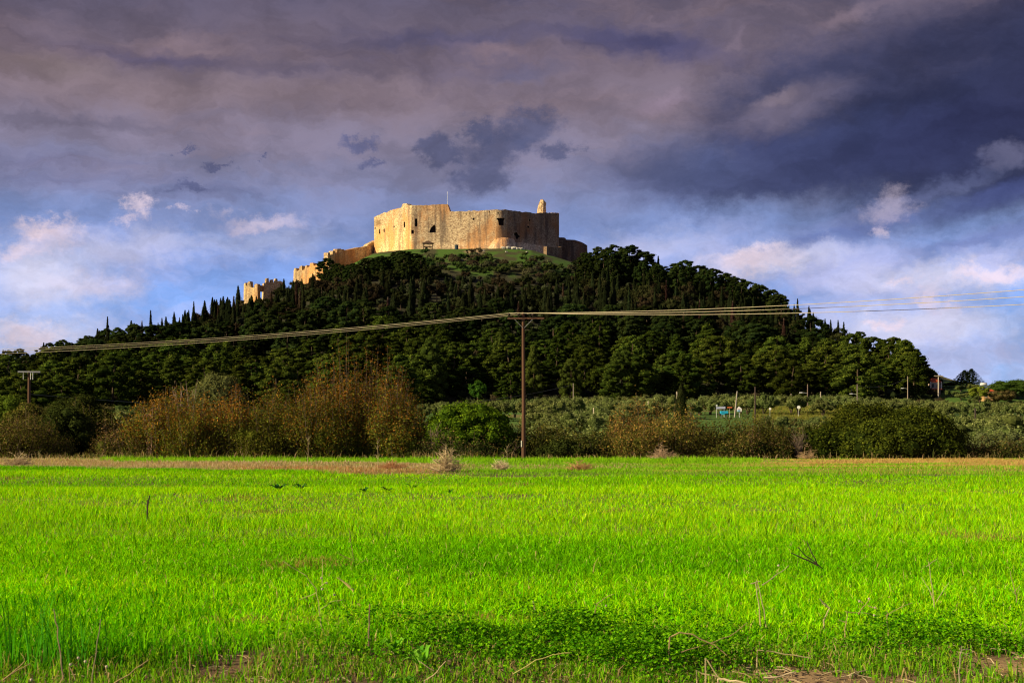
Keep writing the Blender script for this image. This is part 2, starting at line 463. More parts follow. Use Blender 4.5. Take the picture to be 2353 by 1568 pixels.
C = lerp(C, np.zeros_like(C) + np.array((0.46, 0.29, 0.12)), tan)
grove = sm((GYY - 105) / 12)
gcol = lerp(np.zeros_like(C) + np.array((0.08, 0.16, 0.02)), np.zeros_like(C) + np.array((0.20, 0.17, 0.05)), sm(vnoise(GX, GYY, 22, 6) * 1.2 + 0.2))
C = lerp(C, gcol, grove)
hillm = sm((GYY - 375) / 25) * sm((2170 - PXg) / 60)
C = lerp(C, np.zeros_like(C) + np.array((0.035, 0.032, 0.016)), hillm)
cg = sm((GYY - 560) / 15) * sm((PXg - 760) / 60) * sm((1400 - PXg) / 80)
cgc = lerp(np.zeros_like(C) + np.array((0.06, 0.135, 0.010)), np.zeros_like(C) + np.array((0.060, 0.058, 0.020)), sm(vnoise(GX, GYY, 5, 12) * 2.4 + 0.35))
cgc = lerp(cgc, np.zeros_like(C) + np.array((0.34, 0.24, 0.15)), sm(1.3 - ((PXg - 1092) / 26) ** 2 - ((GYY - 617) / 10) ** 2 + vnoise(GX, GYY, 5, 2) * .5))
C = lerp(C, cgc, cg)
idx = np.arange(nx * ny).reshape(ny, nx)
F = np.stack([idx[:-1, :-1], idx[:-1, 1:], idx[1:, 1:], idx[1:, :-1]], -1).reshape(-1, 4)
mb = MB(); mb.add(np.stack([GX, GYY, GZZ], -1).reshape(-1, 3), F, C.reshape(-1, 3))
M_ground = solid_mat('ground_earth', (0, 0, 0), 1.0, 0.9, 0.45, attr=True, bump=0.12)
props(mb.build('ground', M_ground, smooth=True), kind='structure')

# ------------------------------------------------------------------ crops and grasses (stuff)
def blades(Y, X, h, w, lean, cols, bend=False):
    """triangular or bent blades standing on the ground"""
    n = len(X)
    Z = ground(X, Y) - 0.01
    a = rng.uniform(0, 2 * np.pi, n); b = rng.uniform(0, 2 * np.pi, n)
    wx, wy = np.cos(a) * w / 2, np.sin(a) * w / 2
    lx, ly = np.cos(b) * lean * h, np.sin(b) * lean * h
    P0 = np.stack([X - wx, Y - wy, Z], 1); P1 = np.stack([X + wx, Y + wy, Z], 1)
    T = np.stack([X + lx, Y + ly, Z + h * np.sqrt(np.maximum(1 - lean ** 2, .1))], 1)
    base = cols * 0.8  # blade foot darker, shade near the ground put into the colour
    if bend:
        mx, my, mz = X + lx * 0.3, Y + ly * 0.3, Z + h * 0.6
        P2 = np.stack([mx + wx * .8, my + wy * .8, mz], 1); P3 = np.stack([mx - wx * .8, my - wy * .8, mz], 1)
        V = np.stack([P0, P1, P2, P3, T], 1).reshape(-1, 3)
        i = np.arange(n) * 5
        return V, np.stack([i, i + 1, i + 2, i + 3], 1), np.stack([i + 3, i + 2, i + 4], 1), np.stack([base, base, cols, cols, cols], 1).reshape(-1, 3)
    V = np.stack([P0, P1, T], 1).reshape(-1, 3)
    i = np.arange(n) * 3
    return V, None, np.stack([i, i + 1, i + 2], 1), np.stack([base, base, cols], 1).reshape(-1, 3)

def pal(n, stops):
    """random mix between colour stops"""
    t = rng.uniform(0, len(stops) - 1, n); i = np.minimum(t.astype(int), len(stops) - 2); f = (t - i)[:, None]
    s = np.array(stops); return s[i] * (1 - f) + s[i + 1] * f

def crop_edge(px):   # far edge of the crop, as a distance
    return np.interp(px, [-400, 0, 500, 1000, 1500, 2400, 2800], [74, 70, 60, 53.5, 53.5, 51, 51])

def add_blades(mb, y0, y1, n, h0, w0, power, bend, pxr=(-260, 2620), keep=None, colf=None):
    u = rng.uniform(0, 1, n)
    k = 2 - power                                   # density ~ Y^-power per square metre
    Y = (y0 ** k + u * (y1 ** k - y0 ** k)) ** (1 / k)
    px = rng.uniform(pxr[0], pxr[1], n)
    X = (px - 1176) / FPX * Y
    if pxr == (-260, 2620):          # the crop goes on to both sides of the view
        ne = int(n * (0.55 if y1 < 27 else 0.16)); k1 = 1 - power if abs(power - 1) > 1e-3 else 1e-3
        Ye = (y0 ** k1 + rng.uniform(0, 1, ne) * (y1 ** k1 - y0 ** k1)) ** (1 / k1)
        Xe = np.where(rng.uniform(0, 1, ne) < .5, -1, 1) * (0.44 * Ye + rng.uniform(0, 4.5, ne))
        X, Y = np.concatenate([X, Xe]), np.concatenate([Y, Ye]); px = 1176 + X / Y * FPX; n = len(X)
    m = keep(X, Y, px) if keep is not None else np.ones(n, bool)
    X, Y, px = X[m], Y[m], px[m]
    n = len(X)
    patch = vnoise(X, Y, 1.3, 21) * .5 + vnoise(X, Y, 4, 22) * .5
    h = h0 * rng.uniform(0.45, 1.3, n) * (1 + 0.5 * patch)
    w = np.maximum(w0, 0.8 * Y / 1422) * rng.uniform(0.5, 1.4, n)
    V, q, t, c = blades(Y, X, h, w, rng.uniform(0.1, 0.98, n) ** 0.7, colf(X, Y, px, n), bend)
    base = mb.n
    mb.V.append(V.astype(np.float32)); mb.C.append(c.astype(np.float32)); mb.n += len(V)
    if q is not None: mb.B.append(((q + base).astype(np.int32), 0))
    mb.B.append(((t + base).astype(np.int32), 0))

def crop_col(X, Y, px, n):
    c = pal(n, [(0.14, 0.74, 0.002), (0.36, 0.95, 0.003), (0.66, 0.98, 0.006), (0.26, 0.86, 0.003), (0.80, 0.96, 0.02)])
    k = (rng.uniform(0.30, 1.12, n) ** 0.8)[:, None]
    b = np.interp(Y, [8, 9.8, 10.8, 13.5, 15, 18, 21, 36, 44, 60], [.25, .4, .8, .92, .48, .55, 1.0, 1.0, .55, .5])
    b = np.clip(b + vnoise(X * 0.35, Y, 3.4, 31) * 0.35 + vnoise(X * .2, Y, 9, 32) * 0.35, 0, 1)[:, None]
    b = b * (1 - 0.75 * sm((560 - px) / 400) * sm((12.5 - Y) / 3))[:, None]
    dark = pal(n, [(0.04, 0.34, 0.002), (0.12, 0.50, 0.002), (0.20, 0.60, 0.004)])
    c = (dark * (1 - b) + c * b) * k
    bare = (vnoise(X, Y, 2.2, 44) > 0.8)
    c[bare & (rng.uniform(0, 1, n) < 0.35)] = (0.35, 0.24, 0.07)
    dry = rng.uniform(0, 1, n) < 0.02
    c[dry] = (0.55, 0.45, 0.16)
    return c
def crop_keep(X, Y, px):
    e0 = 9.35 + vnoise(X, Y, 0.8, 5) * 0.35 + 0.5 * sm((px - 1500) / 500)
    th = rng.uniform(0, 1, len(X))
    sparse = (vnoise(X, Y, 1.7, 44) > 0.72) & (th < 0.5)
    return (Y > e0 + th * 0.9) & (Y < crop_edge(px) + vnoise(X, Y, 3, 6) * 2) & ~sparse
mb = MB()
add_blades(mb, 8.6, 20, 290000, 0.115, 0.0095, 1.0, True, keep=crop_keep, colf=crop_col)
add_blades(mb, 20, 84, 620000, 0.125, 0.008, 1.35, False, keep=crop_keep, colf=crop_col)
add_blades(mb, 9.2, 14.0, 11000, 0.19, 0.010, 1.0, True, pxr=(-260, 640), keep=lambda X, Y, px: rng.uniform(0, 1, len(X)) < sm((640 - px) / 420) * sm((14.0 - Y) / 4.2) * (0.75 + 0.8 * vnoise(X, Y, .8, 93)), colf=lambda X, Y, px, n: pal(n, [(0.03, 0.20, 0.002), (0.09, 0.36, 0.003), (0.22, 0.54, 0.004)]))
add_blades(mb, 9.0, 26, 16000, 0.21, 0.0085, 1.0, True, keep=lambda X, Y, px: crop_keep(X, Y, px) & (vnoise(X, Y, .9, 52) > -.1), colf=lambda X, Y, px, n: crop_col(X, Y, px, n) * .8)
props(mb.build('crop_grass', M_grass), 'bright green young cereal crop covering the wide foreground field', 'crop', kind='stuff')

# verge grass at the very front: sparse blades over bare soil
def verge_col(X, Y, px, n):
    c = pal(n, [(0.08, 0.34, 0.008), (0.2, 0.48, 0.01), (0.36, 0.5, 0.03)]) * rng.uniform(0.5, 1.1, n)[:, None]
    dry = rng.uniform(0, 1, n) < 0.16
    c[dry] = (0.42, 0.30, 0.15)
    return c
mb = MB()
add_blades(mb, 7.2, 10.8, 42000, 0.11, 0.008, 1.0, True, keep=lambda X, Y, px: (vnoise(X, Y, 0.45, 61) + rng.uniform(-.5, .5, len(X)) > -0.3 + 0.45 * sm((px - 1500) / 300) * sm((9.2 - Y) / .4)), colf=verge_col)
props(mb.build('verge_grass', M_grass), 'sparse mixed green and dry grass over bare soil along the near verge', 'grass', kind='stuff')

# low mixed strip between the crop and the hedge
def strip_keep(X, Y, px): return Y > crop_edge(px) - 1.5 + vnoise(X, Y, 3, 6) * 2
def strip_col(X, Y, px, n):
    g = pal(n, [(0.16, 0.46, 0.01), (0.30, 0.55, 0.02), (0.10, 0.34, 0.01)])
    d = pal(n, [(0.48, 0.33, 0.19), (0.55, 0.40, 0.26), (0.36, 0.26, 0.10)])
    r = pal(n, [(0.46, 0.24, 0.10), (0.54, 0.34, 0.18)])
    left = sm((1120 - px) / 160) * sm((np.where(px < 260, 93.0, 82.0) - Y) / 3)
    right = sm((px - 1600) / 300) * sm((Y - 66) / 8) * sm(vnoise(X, Y * 2.2, 7, 71) * 1.6 + 0.95)
    mid = 0.30 * sm(vnoise(X, Y * 2, 8, 72) * 2)
    p = np.clip(left * 0.92 + right * 1.1 + mid, 0, 0.97)
    d = np.where((px > 1500)[:, None], pal(n, [(0.56, 0.40, 0.14), (0.48, 0.31, 0.10), (0.62, 0.46, 0.18)]), d)
    u = rng.uniform(0, 1, n)
    c = np.where((u < p)[:, None], d, g)
    red = (px > 520) & (px < 1010) & (Y < 70) & (rng.uniform(0, 1, n) < 0.55) & (u < p)
    c[red] = r[red]
    return c
mb = MB()
add_blades(mb, 54, 97, 230000, 0.13, 0.02, 1.0, False, keep=strip_keep, colf=strip_col)
add_blades(mb, 84, 95.5, 30000, 0.30, 0.04, 0.5, False, keep=lambda X, Y, px: (px > 230) & (px < 1750) & (vnoise(X, Y, 1.2, 66) > -.6), colf=lambda X, Y, px, n: pal(n, [(0.16, 0.42, 0.01), (0.34, 0.60, 0.02), (0.12, 0.34, 0.01)]))
props(mb.build('strip_grass', M_grass), 'low patchy strip of green and tan weeds between crop and hedge', 'grass', kind='stuff')
def dry_keep(X, Y, px): return (Y > crop_edge(px) + 1) & (Y < np.where(px < 260, 95, 80)) & (rng.uniform(0, 1, len(X)) < sm((1150 - px) / 250) * (0.55 + 0.45 * vnoise(X, Y, 4, 81)))
def dry_col(X, Y, px, n):
    c = pal(n, [(0.50, 0.36, 0.24), (0.60, 0.46, 0.32), (0.40, 0.27, 0.14)])
    red = (px > 540) & (px < 1000) & (Y < 68) & (rng.uniform(0, 1, n) < .7); c[red] *= np.array((0.85, 0.55, 0.40)); return c
mb = MB()
add_blades(mb, 50, 96, 75000, 0.22, 0.022, 1.0, False, keep=dry_keep, colf=dry_col)
props(mb.build('dry_grass', M_grass), 'pinkish tan dry grass band at the far left edge of the crop', 'dry grass', kind='stuff')
# tall dry grass and weeds at the foot of the hedge
def foot_keep(X, Y, px):
    d = 0.25 + 0.75 * ((px > 180) & (px < 360)) + 0.6 * (px < 180) + 0.8 * ((px > 1480) & (px < 1570)) + 0.5 * ((px > 1840) & (px < 1880)) + .4 * ((px > 930) & (px < 1100))
    return rng.uniform(0, 1, len(X)) < d * 0.6 * (1 + 0.5 * vnoise(X, Y, 1.5, 91))
mb = MB()
add_blades(mb, 95.5, 99.5, 11000, 0.62, 0.028, 0.5, True, keep=foot_keep, colf=lambda X, Y, px, n: pal(n, [(0.20, 0.14, 0.07), (0.36, 0.26, 0.14), (0.06, 0.08, 0.02), (0.12, 0.12, 0.03)]))
props(mb.build('tall_grass', M_grass), 'tall dry and green grass along the foot of the hedge', 'grass', kind='stuff')

# clover cushions in the foreground
def leaf_quads(C, Nn, size, aspect, cols, elong_up=False):
    n = len(C)
    Nn = Nn / np.maximum(np.linalg.norm(Nn, axis=1, keepdims=True), 1e-6)
    r = rng.normal(size=(n, 3))
    if elong_up: r = r * 0.35 + np.array((0, 0, 1.0))
    t = np.cross(Nn, r); t /= np.maximum(np.linalg.norm(t, axis=1, keepdims=True), 1e-6)
    b = np.cross(Nn, t)
    s = np.asarray(size).reshape(-1, 1) if np.ndim(size) else size
    V = np.stack([C + t * s * aspect, C + b * s, C - t * s * aspect, C - b * s], 1).reshape(-1, 3)
    return V, np.arange(n * 4).reshape(-1, 4), np.repeat(cols, 4, 0)
def clover():
    mb = MB()
    n = 90000
    px = rng.uniform(600, 2600, n); py = rng.uniform(1415, 1580, n)
    c1 = np.exp(-((px - 1230) / 330) ** 2 - ((py - 1490) / 52) ** 2)
    c2 = np.exp(-((px - 2080) / 420) ** 2 - ((py - 1500) / 30) ** 2) * 0.55
    c3 = np.exp(-((px - 1500) / 200) ** 2 - ((py - 1530) / 40) ** 2) * 0.8
    Y = EYE * FPX / (py - HOR); X = (px - 1176) / FPX * Y
    keep = rng.uniform(0, 1, n) < np.maximum(np.maximum(c1, c2), c3) * np.clip(0.6 + 1.5 * vnoise(X, Y, 0.3, 14), 0.02, 1)
    px, X, Y = px[keep], X[keep], Y[keep]; n = len(X)
    hump = 0.05 + 0.17 * np.clip(vnoise(X, Y, 0.45, 15) + 0.5, 0, 1)
    Z = ground(X, Y) + rng.uniform(0.0, 1, n) ** 0.6 * hump
    for k in range(3):
        a = rng.uniform(0, 6.28, n)
        C3 = np.stack([X + 0.007 * np.cos(a), Y + 0.007 * np.sin(a), Z], 1)
        Nn = np.stack([np.cos(a) * .6, np.sin(a) * .6, np.ones(n)], 1) + rng.normal(size=(n, 3)) * .35
        V, F_, cc = leaf_quads(C3, Nn, 0.0125, 0.75, pal(n, [(0.025, 0.13, 0.004), (0.09, 0.30, 0.006), (0.26, 0.55, 0.010)]))
        mb.add(V, F_, cc)
    props(mb.build('clover', M_grass), 'dark green clover cushions with small round leaves at the near field edge', 'clover', kind='stuff')
clover()
def litter():
    mb = MB()
    for k in range(900):
        px = rng.uniform(-60, 2450); Y = rng.uniform(8.4, 10.2)
        x = (px - 1176) / FPX * Y; a = rng.uniform(0, 3.14); L_ = rng.uniform(.03, .16) * (1.3 if px > 1500 else .8)
        z = gz(x, Y) + .008; d = Vector((math.cos(a), math.sin(a) * .6, rng.uniform(-.05, .3))) * L_
        p = Vector((x, Y, z)); c = np.array([(0.42, 0.30, 0.17), (0.30, 0.2, 0.12), (0.5, 0.4, 0.26)][k % 3]) * rng.uniform(.6, 1.1)
        mb.tube([p, p + d * .5 + Vector((0, 0, L_ * .08)), p + d], [.0035, .003, .002], 4, c)
    props(mb.build('straw_litter', M_twig), 'broken straw and twig litter on the near soil verge', 'litter', kind='stuff')
litter()
def clods():
    mb = MB()
    for k in range(1500):
        px = rng.uniform(-100, 2450); Y = rng.uniform(8.3, 10.3); x = (px - 1176) / FPX * Y; r_ = rng.uniform(.003, .013)
        mb.add(np.array((x, Y, gz(x, Y) + r_ * .3)) + CS0 * r_ * rng.uniform(.6, 1.2, (len(CS0), 1)), CSF0, np.array((0.15, 0.085, 0.05) if px < 1450 else (0.4, 0.26, 0.14)) * rng.uniform(.5, 1.2))
    props(mb.build('soil_clods', M_twig), 'crumbled brown soil clods on the near verge', 'soil', kind='stuff')
CS0 = np.array([(x, y, z) for z in (-.6, .6) for y in (-1, 1) for x in (-1, 1)], float); CSF0 = np.array([(0, 2, 3, 1), (4, 5, 7, 6), (0, 1, 5, 4), (2, 6, 7, 3), (0, 4, 6, 2), (1, 3, 7, 5)])
clods()

# ------------------------------------------------------------------ tree builders
CS = []
for ax in range(3):
    for sg in (-1, 1):
        for i in range(2):
            for j in range(2):
                q = []
                for (di, dj) in ((0, 0), (1, 0), (1, 1), (0, 1)):
                    a, b = i + di - 1, j + dj - 1
                    v = [0, 0, 0]; v[ax] = sg; v[(ax + 1) % 3] = a * sg if True else a; v[(ax + 2) % 3] = b
                    q.append(v)
                CS.append(q)
CS = np.array(CS, float).reshape(-1, 3); CS /= np.linalg.norm(CS, axis=1, keepdims=True)
CSF = np.arange(len(CS)).reshape(-1, 4)

def clump(mb, c, r, flat, n, size, aspect, stops, core=0.72, upb=0.35, jit=0.45, mat=0, elong=False):
    d = rng.normal(size=(n, 3)); d /= np.linalg.norm(d, axis=1, keepdims=True)
    d[:, 2] = np.where(rng.uniform(0, 1, n) < upb, np.abs(d[:, 2]), d[:, 2])
    rr = r * rng.uniform(0.62, 1.12, n)[:, None]
    P = np.array(c) + d * rr * np.array((1, 1, flat))
    Nn = d + rng.normal(size=(n, 3)) * jit + np.array((0, 0, 0.25))
    k = rng.uniform(0.82, 1.18)
    V, F_, cc = leaf_quads(P, Nn, size * rng.uniform(0.6, 1.3, n), aspect, pal(n, stops) * k, elong)
    mb.add(V, F_, cc, mat)
    if core > 0:  # opaque dark core added for solidity and shade inside
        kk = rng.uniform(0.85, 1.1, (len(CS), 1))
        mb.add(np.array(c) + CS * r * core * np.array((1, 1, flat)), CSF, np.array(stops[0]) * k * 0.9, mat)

def trunk_tube(h, r0, r1, lean=0.3, branches=0, br_len=2.0, sides=7, col=(0.10, 0.065, 0.045), wob=0.15, z0=-0.5):
    mb = MB()
    pts = []
    a = rng.uniform(0, 6.28)
    for i in range(7):
        t = i / 6
        pts.append((math.cos(a) * lean * t * t + rng.normal() * wob * t, math.sin(a) * lean * t * t + rng.normal() * wob * t, z0 + (h - z0) * t))
    mb.tube(pts, [r0 + (r1 - r0) * (i / 6) for i in range(7)], sides, col)
    for k in range(branches):
        t = rng.uniform(0.35, 0.95); i = min(int(t * 6), 5); p = Vector(pts[i]).lerp(Vector(pts[i + 1]), t * 6 - i)
        b = rng.uniform(0, 6.28); L_ = br_len * rng.uniform(0.6, 1.1) * (1.1 - t * 0.6)
        d = Vector((math.cos(b), math.sin(b), rng.uniform(0.15, 0.7)))
        q = [p, p + d * L_ * .5, p + d * L_ + Vector((0, 0, L_ * 0.15))]
        r_ = (r0 + (r1 - r0) * t) * 0.45
        mb.tube(q, [r_, r_ * .7, r_ * .3], 5, col)
    return mb

PINE_STOPS = [(0.024, 0.038, 0.006), (0.062, 0.086, 0.011), (0.13, 0.155, 0.018)]
PINE_DARK = [(0.012, 0.020, 0.006), (0.026, 0.038, 0.008), (0.050, 0.063, 0.012)]
def pine_crown(h, r, style, stops, nc=72, nl=70, leaf=0.19):
    mb = MB()
    for k in range(nc):
        t = (k + rng.uniform(0, 1)) / nc
        if style == 'cone':     rad = r * (1.0 - t) ** 0.85 * (0.6 + 0.4 * min(1, t * 5)) + 0.10 * r
        elif style == 'umbrella': rad = r * math.sqrt(max(0.0, 1 - t ** 2.2)) ; 
        else:                   rad = r * math.sqrt(max(0.02, 1 - (1.75 * t - 0.75) ** 2)) if t > 0.43 else r * (0.72 + 0.65 * t)
        a = k * 2.39996 + rng.uniform(-.6, .6)
        q = rng.uniform(0.3, 1.12) ** 0.6 * rad * 0.92
        z0 = {'cone': 0.10, 'umbrella': 0.55}.get(style, 0.12)
        z = h * (z0 + (0.93 - z0) * t)
        s = r * rng.uniform(0.18, 0.37) * (1.12 - 0.42 * t)
        clump(mb, (math.cos(a) * q, math.sin(a) * q, z - 0.04 * q * h / r * 0.3), s, 0.58, int(nl * (s / r / .22) ** 1.4), leaf, 0.36, stops, 0.80, 0.4, 0.45)
    if style == 'cone': clump(mb, (rng.normal() * .2, rng.normal() * .2, h * 0.9), r * 0.24, 1.2, nl, leaf, 0.4, stops, 0.6)
    return mb

CYP_STOPS = [(0.010, 0.014, 0.006), (0.017, 0.022, 0.008), (0.027, 0.031, 0.011)]  # cloud shade on the upper slope is darkened into these colours
CYP_BROWN = [(0.028, 0.016, 0.012), (0.042, 0.025, 0.018), (0.062, 0.038, 0.028)]
def cypress_crown(h, r, stops, n=1100, leaf=0.24, ragged=0.25, heads=1):
    mb = MB()
    for hd in range(heads):
        ox, oy = (0, 0) if hd == 0 else (rng.uniform(-1, 1) * r, rng.uniform(-1, 1) * r)
        hh = h * (1 if hd == 0 else rng.uniform(0.75, 0.92))
        t = rng.uniform(0.02, 1, n) ** 0.9
        prof = np.sin(np.pi * np.clip(t, 0, 1) ** 0.62) ** 0.75 * (1 - 0.25 * t) + 0.04
        a = rng.uniform(0, 6.28, n)
        lump = 1 + ragged * (np.sin(a * 3 + t * 17 + hd) * 0.5 + np.sin(a * 2 - t * 31) * 0.5)
        rad = r * prof * lump * rng.uniform(0.6, 1.05, n)
        P = np.stack([ox + np.cos(a) * rad, oy + np.sin(a) * rad, t * hh], 1)
        Nn = np.stack([np.cos(a), np.sin(a), np.full(n, 0.35)], 1) + rng.normal(size=(n, 3)) * .35
        V, F_, cc = leaf_quads(P, Nn, leaf * rng.uniform(.6, 1.4, n), 0.45, pal(n, stops), False)
        mb.add(V, F_, cc)
        pts = [(ox, oy, hh * q) for q in (0.03, 0.12, 0.3, 0.5, 0.7, 0.85, 0.97)]
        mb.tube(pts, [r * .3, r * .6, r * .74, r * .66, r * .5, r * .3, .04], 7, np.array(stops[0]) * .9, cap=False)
    return mb

OLIVE_STOPS = [(0.070, 0.088, 0.024), (0.15, 0.172, 0.055), (0.28, 0.30, 0.115)]
def olive_crown(h, r, nc=26, nl=75, leaf=0.15, stops=OLIVE_STOPS):
    mb = MB()
    for k in range(nc):
        u = rng.uniform(0, 1); a = rng.uniform(0, 6.28)
        q = r * math.sqrt(rng.uniform(0.05, 1)) * 0.85
        z = h * (0.42 + 0.5 * u * math.sqrt(max(0, 1 - (q / r) ** 2)) + .02)
        clump(mb, (math.cos(a) * q, math.sin(a) * q, z), r * rng.uniform(0.22, 0.36), 0.85, nl, leaf, 0.38, stops, 0.66, 0.5, 0.6)
    return mb

def two_part(name, crown_me, trunk_me):
    r = empty(name)
    for nm, me in (('crown', crown_me), ('trunk', trunk_me)):
        o = bpy.data.objects.new(nm, me); COL.objects.link(o); o.parent = r
    return r
ORD = ['first', 'second', 'third', 'fourth', 'fifth', 'sixth', 'seventh', 'eighth', 'ninth', 'tenth']
QUEUE = []
def place(proto, loc, rz, sc, label, cat, group, keep=False):
    QUEUE.append((proto, loc, rz, sc, label, cat, group, keep))
PROTOS = {}
def dims(proto):
    """rough radius and height of a plant, from its mesh"""
    if proto.name not in PROTOS:
        m = proto if proto.type == 'MESH' else [c for c in proto.children if c.name.startswith('crown')][0]
        co = np.empty(len(m.data.vertices) * 3, np.float32); m.data.vertices.foreach_get('co', co); co = co.reshape(-1, 3)
        PROTOS[proto.name] = (float(np.percentile(np.hypot(co[:, 0], co[:, 1]), 93)), float(co[:, 2].max()), float(np.percentile(co[:, 2], 4)))
    return PROTOS[proto.name]
OCC = np.zeros((400, 660), bool)      # 4 px cells of the photograph, only used to leave out plants nobody can see
def flush():
    """front to back: the first use moves the prototype itself, every later one is a copy of it and of its parts"""
    used = set(); seen_labels = {}
    gy, gx = np.mgrid[0:400, 0:660]
    protos = {q[0].name: q[0] for q in QUEUE}
    kids = {n: list(p.children) for n, p in protos.items()}
    ns = 0
    for proto, loc, rz, sc, label, cat, group, keep in sorted(QUEUE, key=lambda q: q[1][1]):
        r, h, zl = dims(proto); x, y, z = loc
        cx = (1176 + x / y * FPX) / 4 + 35; rx = max(r * sc[0] / y * FPX / 4, .7)
        t = (HOR - (z + h * sc[2] - EYE) / y * FPX) / 4; b = (HOR - (z + zl * sc[2] - EYE) / y * FPX) / 4
        cy, ry = (t + b) / 2, max((b - t) / 2, .7)
        m = ((gx + .5 - cx) / rx) ** 2 + ((gy + .5 - cy) / ry) ** 2 < 1
        area = m.sum()
        inview = m & (gx >= 35) & (gx < 623)
        free = (inview & ~OCC).sum()
        if not keep and (area == 0 or free < max(1, 0.15 * area)):
            if inview.any() or abs(cx - 329) < 330: continue
        OCC[((gx + .5 - cx) / (rx * .82)) ** 2 + ((gy + .5 - cy) / (ry * .85)) ** 2 < 1] = True
        if proto.name not in used:
            used.add(proto.name); o = proto
        else:
            o = proto.copy(); COL.objects.link(o)
            for ch in kids[proto.name]:
                c = ch.copy(); COL.objects.link(c); c.parent = o
        o.location = loc; o.rotation_euler = (0, 0, rz); o.scale = sc
        props(o, label, cat, group); ns += 1
        seen_labels[cat] = seen_labels.get(cat, 0) + 1
    for n, p in protos.items():
        if n not in used:
            for c in kids[n]: bpy.data.objects.remove(c)
            bpy.data.objects.remove(p)
    print('plants placed', ns, 'of', len(QUEUE), seen_labels)
def single(name, me):
    o = bpy.data.objects.new(name, me); COL.objects.link(o); return o

pines = []
for i in range(8):
    st = ['cone', 'round', 'cone', 'round', 'cone', 'round', 'cone', 'round'][i]
    h, r = 12.5, [4.4, 5.0, 3.8, 4.6, 5.0, 4.0, 4.6, 5.4][i]
    cm = pine_crown(h, r, st, PINE_STOPS, nc=[72, 54, 62, 76, 50, 58, 80, 62][i]).data('crown', M_pine)
    tm = trunk_tube(h * 0.9, 0.28, 0.06, 0.5).data('trunk', M_bark)
    pines.append(two_part('pine_tree', cm, tm))
dpines = []
for i in range(4):
    cm = pine_crown(12, 4.6, 'round', PINE_DARK).data('crown', M_pine)
    tm = trunk_tube(10.5, 0.28, 0.06, 0.5).data('trunk', M_bark)
    dpines.append(two_part('pine_tree', cm, tm))
cyps = []
for i in range(6):
    m = cypress_crown(13, [1.25, 1.0, 1.5, 1.15, 1.7, 1.35][i], CYP_STOPS, heads=[1, 1, 2, 1, 2, 1][i], ragged=[.35, .25, .5, .4, .55, .45][i])
    m.tube([(0, 0, -0.6), (0, 0, 1.5)], 0.2, 6, (0.09, 0.06, 0.045), cap=False)
    cyps.append(single('cypress_tree', m.data('cypress_tree', M_cyp)))
dead = []
for i in range(3):
    m = cypress_crown(12, [0.9, 1.2, 0.75][i], CYP_BROWN, n=700, ragged=.4)
    m.tube([(0, 0, -0.6), (0, 0, 12.3)], 0.15, 6, (0.14, 0.10, 0.08), cap=False)
    dead.append(single('cypress_tree', m.data('cypress_tree', M_cyp)))
broad = []
for i in range(4):
    st = [[(0.016, 0.020, 0.007), (0.028, 0.031, 0.011), (0.042, 0.042, 0.016)], [(0.026, 0.020, 0.011), (0.038, 0.029, 0.015), (0.05, 0.042, 0.022)]][i % 2]  # oak tones darkened too, in place of cloud shade
    m = olive_crown(7.5, 3.6, 26, 60, 0.24, st)
    m.tube([(0, 0, -0.6), (0.1, 0, 4)], [0.22, 0.1], 6, (0.09, 0.06, 0.045), cap=False)
    broad.append(single('oak_tree', m.data('oak_tree', M_cyp)))
olives = []
for i in range(6):
    m = olive_crown(4.6, 2.9 + 0.15 * i)
    for k in range(3):
        a = k * 2.1 + i
        m.tube([(0, 0, -0.3), (0.25 * math.cos(a), 0.25 * math.sin(a), 0.9), (0.9 * math.cos(a), 0.9 * math.sin(a), 2.2)], [0.22, 0.17, 0.08], 6, (0.09, 0.07, 0.05), cap=False)
    olives.append(single('olive_tree', m.data('olive_tree', M_olive)))

def scatter(y0, y1, p0, p1, sp, jitter=0.4):
    """jittered grid of points (px, Y) over a wedge of ground"""
    out = []
    Y = y0; row = 0
    while Y < y1:
        dp = sp / Y * FPX
        px = p0 + (row % 2) * dp / 2
        while px < p1:
            out.append((px + rng.uniform(-jitter, jitter) * dp, Y + rng.uniform(-jitter, jitter) * sp))
            px += dp
        Y += sp; row += 1
    return out
def world_xy(px, Y): return (px - 1176) / FPX * Y, Y
def screen_top(px, Y, h):
    x, y = world_xy(px, Y); return HOR - (gz(x, y) + h - EYE) / Y * FPX

# tree-top skyline of the photograph: no scattered tree may reach above it
SKY = [(-300, 830), (0, 806), (40, 800), (70, 806), (100, 790), (140, 778), (170, 790), (200, 770), (250, 752), (300, 742), (340, 742), (400, 728), (450, 716), (500, 692), (540, 684),
       (560, 690), (600, 684), (640, 660), (675, 646), (740, 628), (780, 608), (800, 602), (850, 592), (900, 582), (950, 582), (985, 590), (1005, 612), (1100, 620), (1200, 626), (1300, 618), (1330, 590), (1360, 570), (1400, 560), (1450, 562),
       (1490, 575), (1510, 600), (1560, 595), (1600, 600), (1650, 620), (1700, 632), (1750, 650), (1780, 668), (1800, 690), (1850, 712), (1900, 740), (1950, 755), (2000, 760), (2060, 768),
       (2100, 795), (2140, 835), (2180, 880), (2600, 900)]
SKX = [a for a, _ in SKY]; SKV = [b for _, b in SKY]
def sky_at(px): return float(np.interp(px, SKX, SKV))

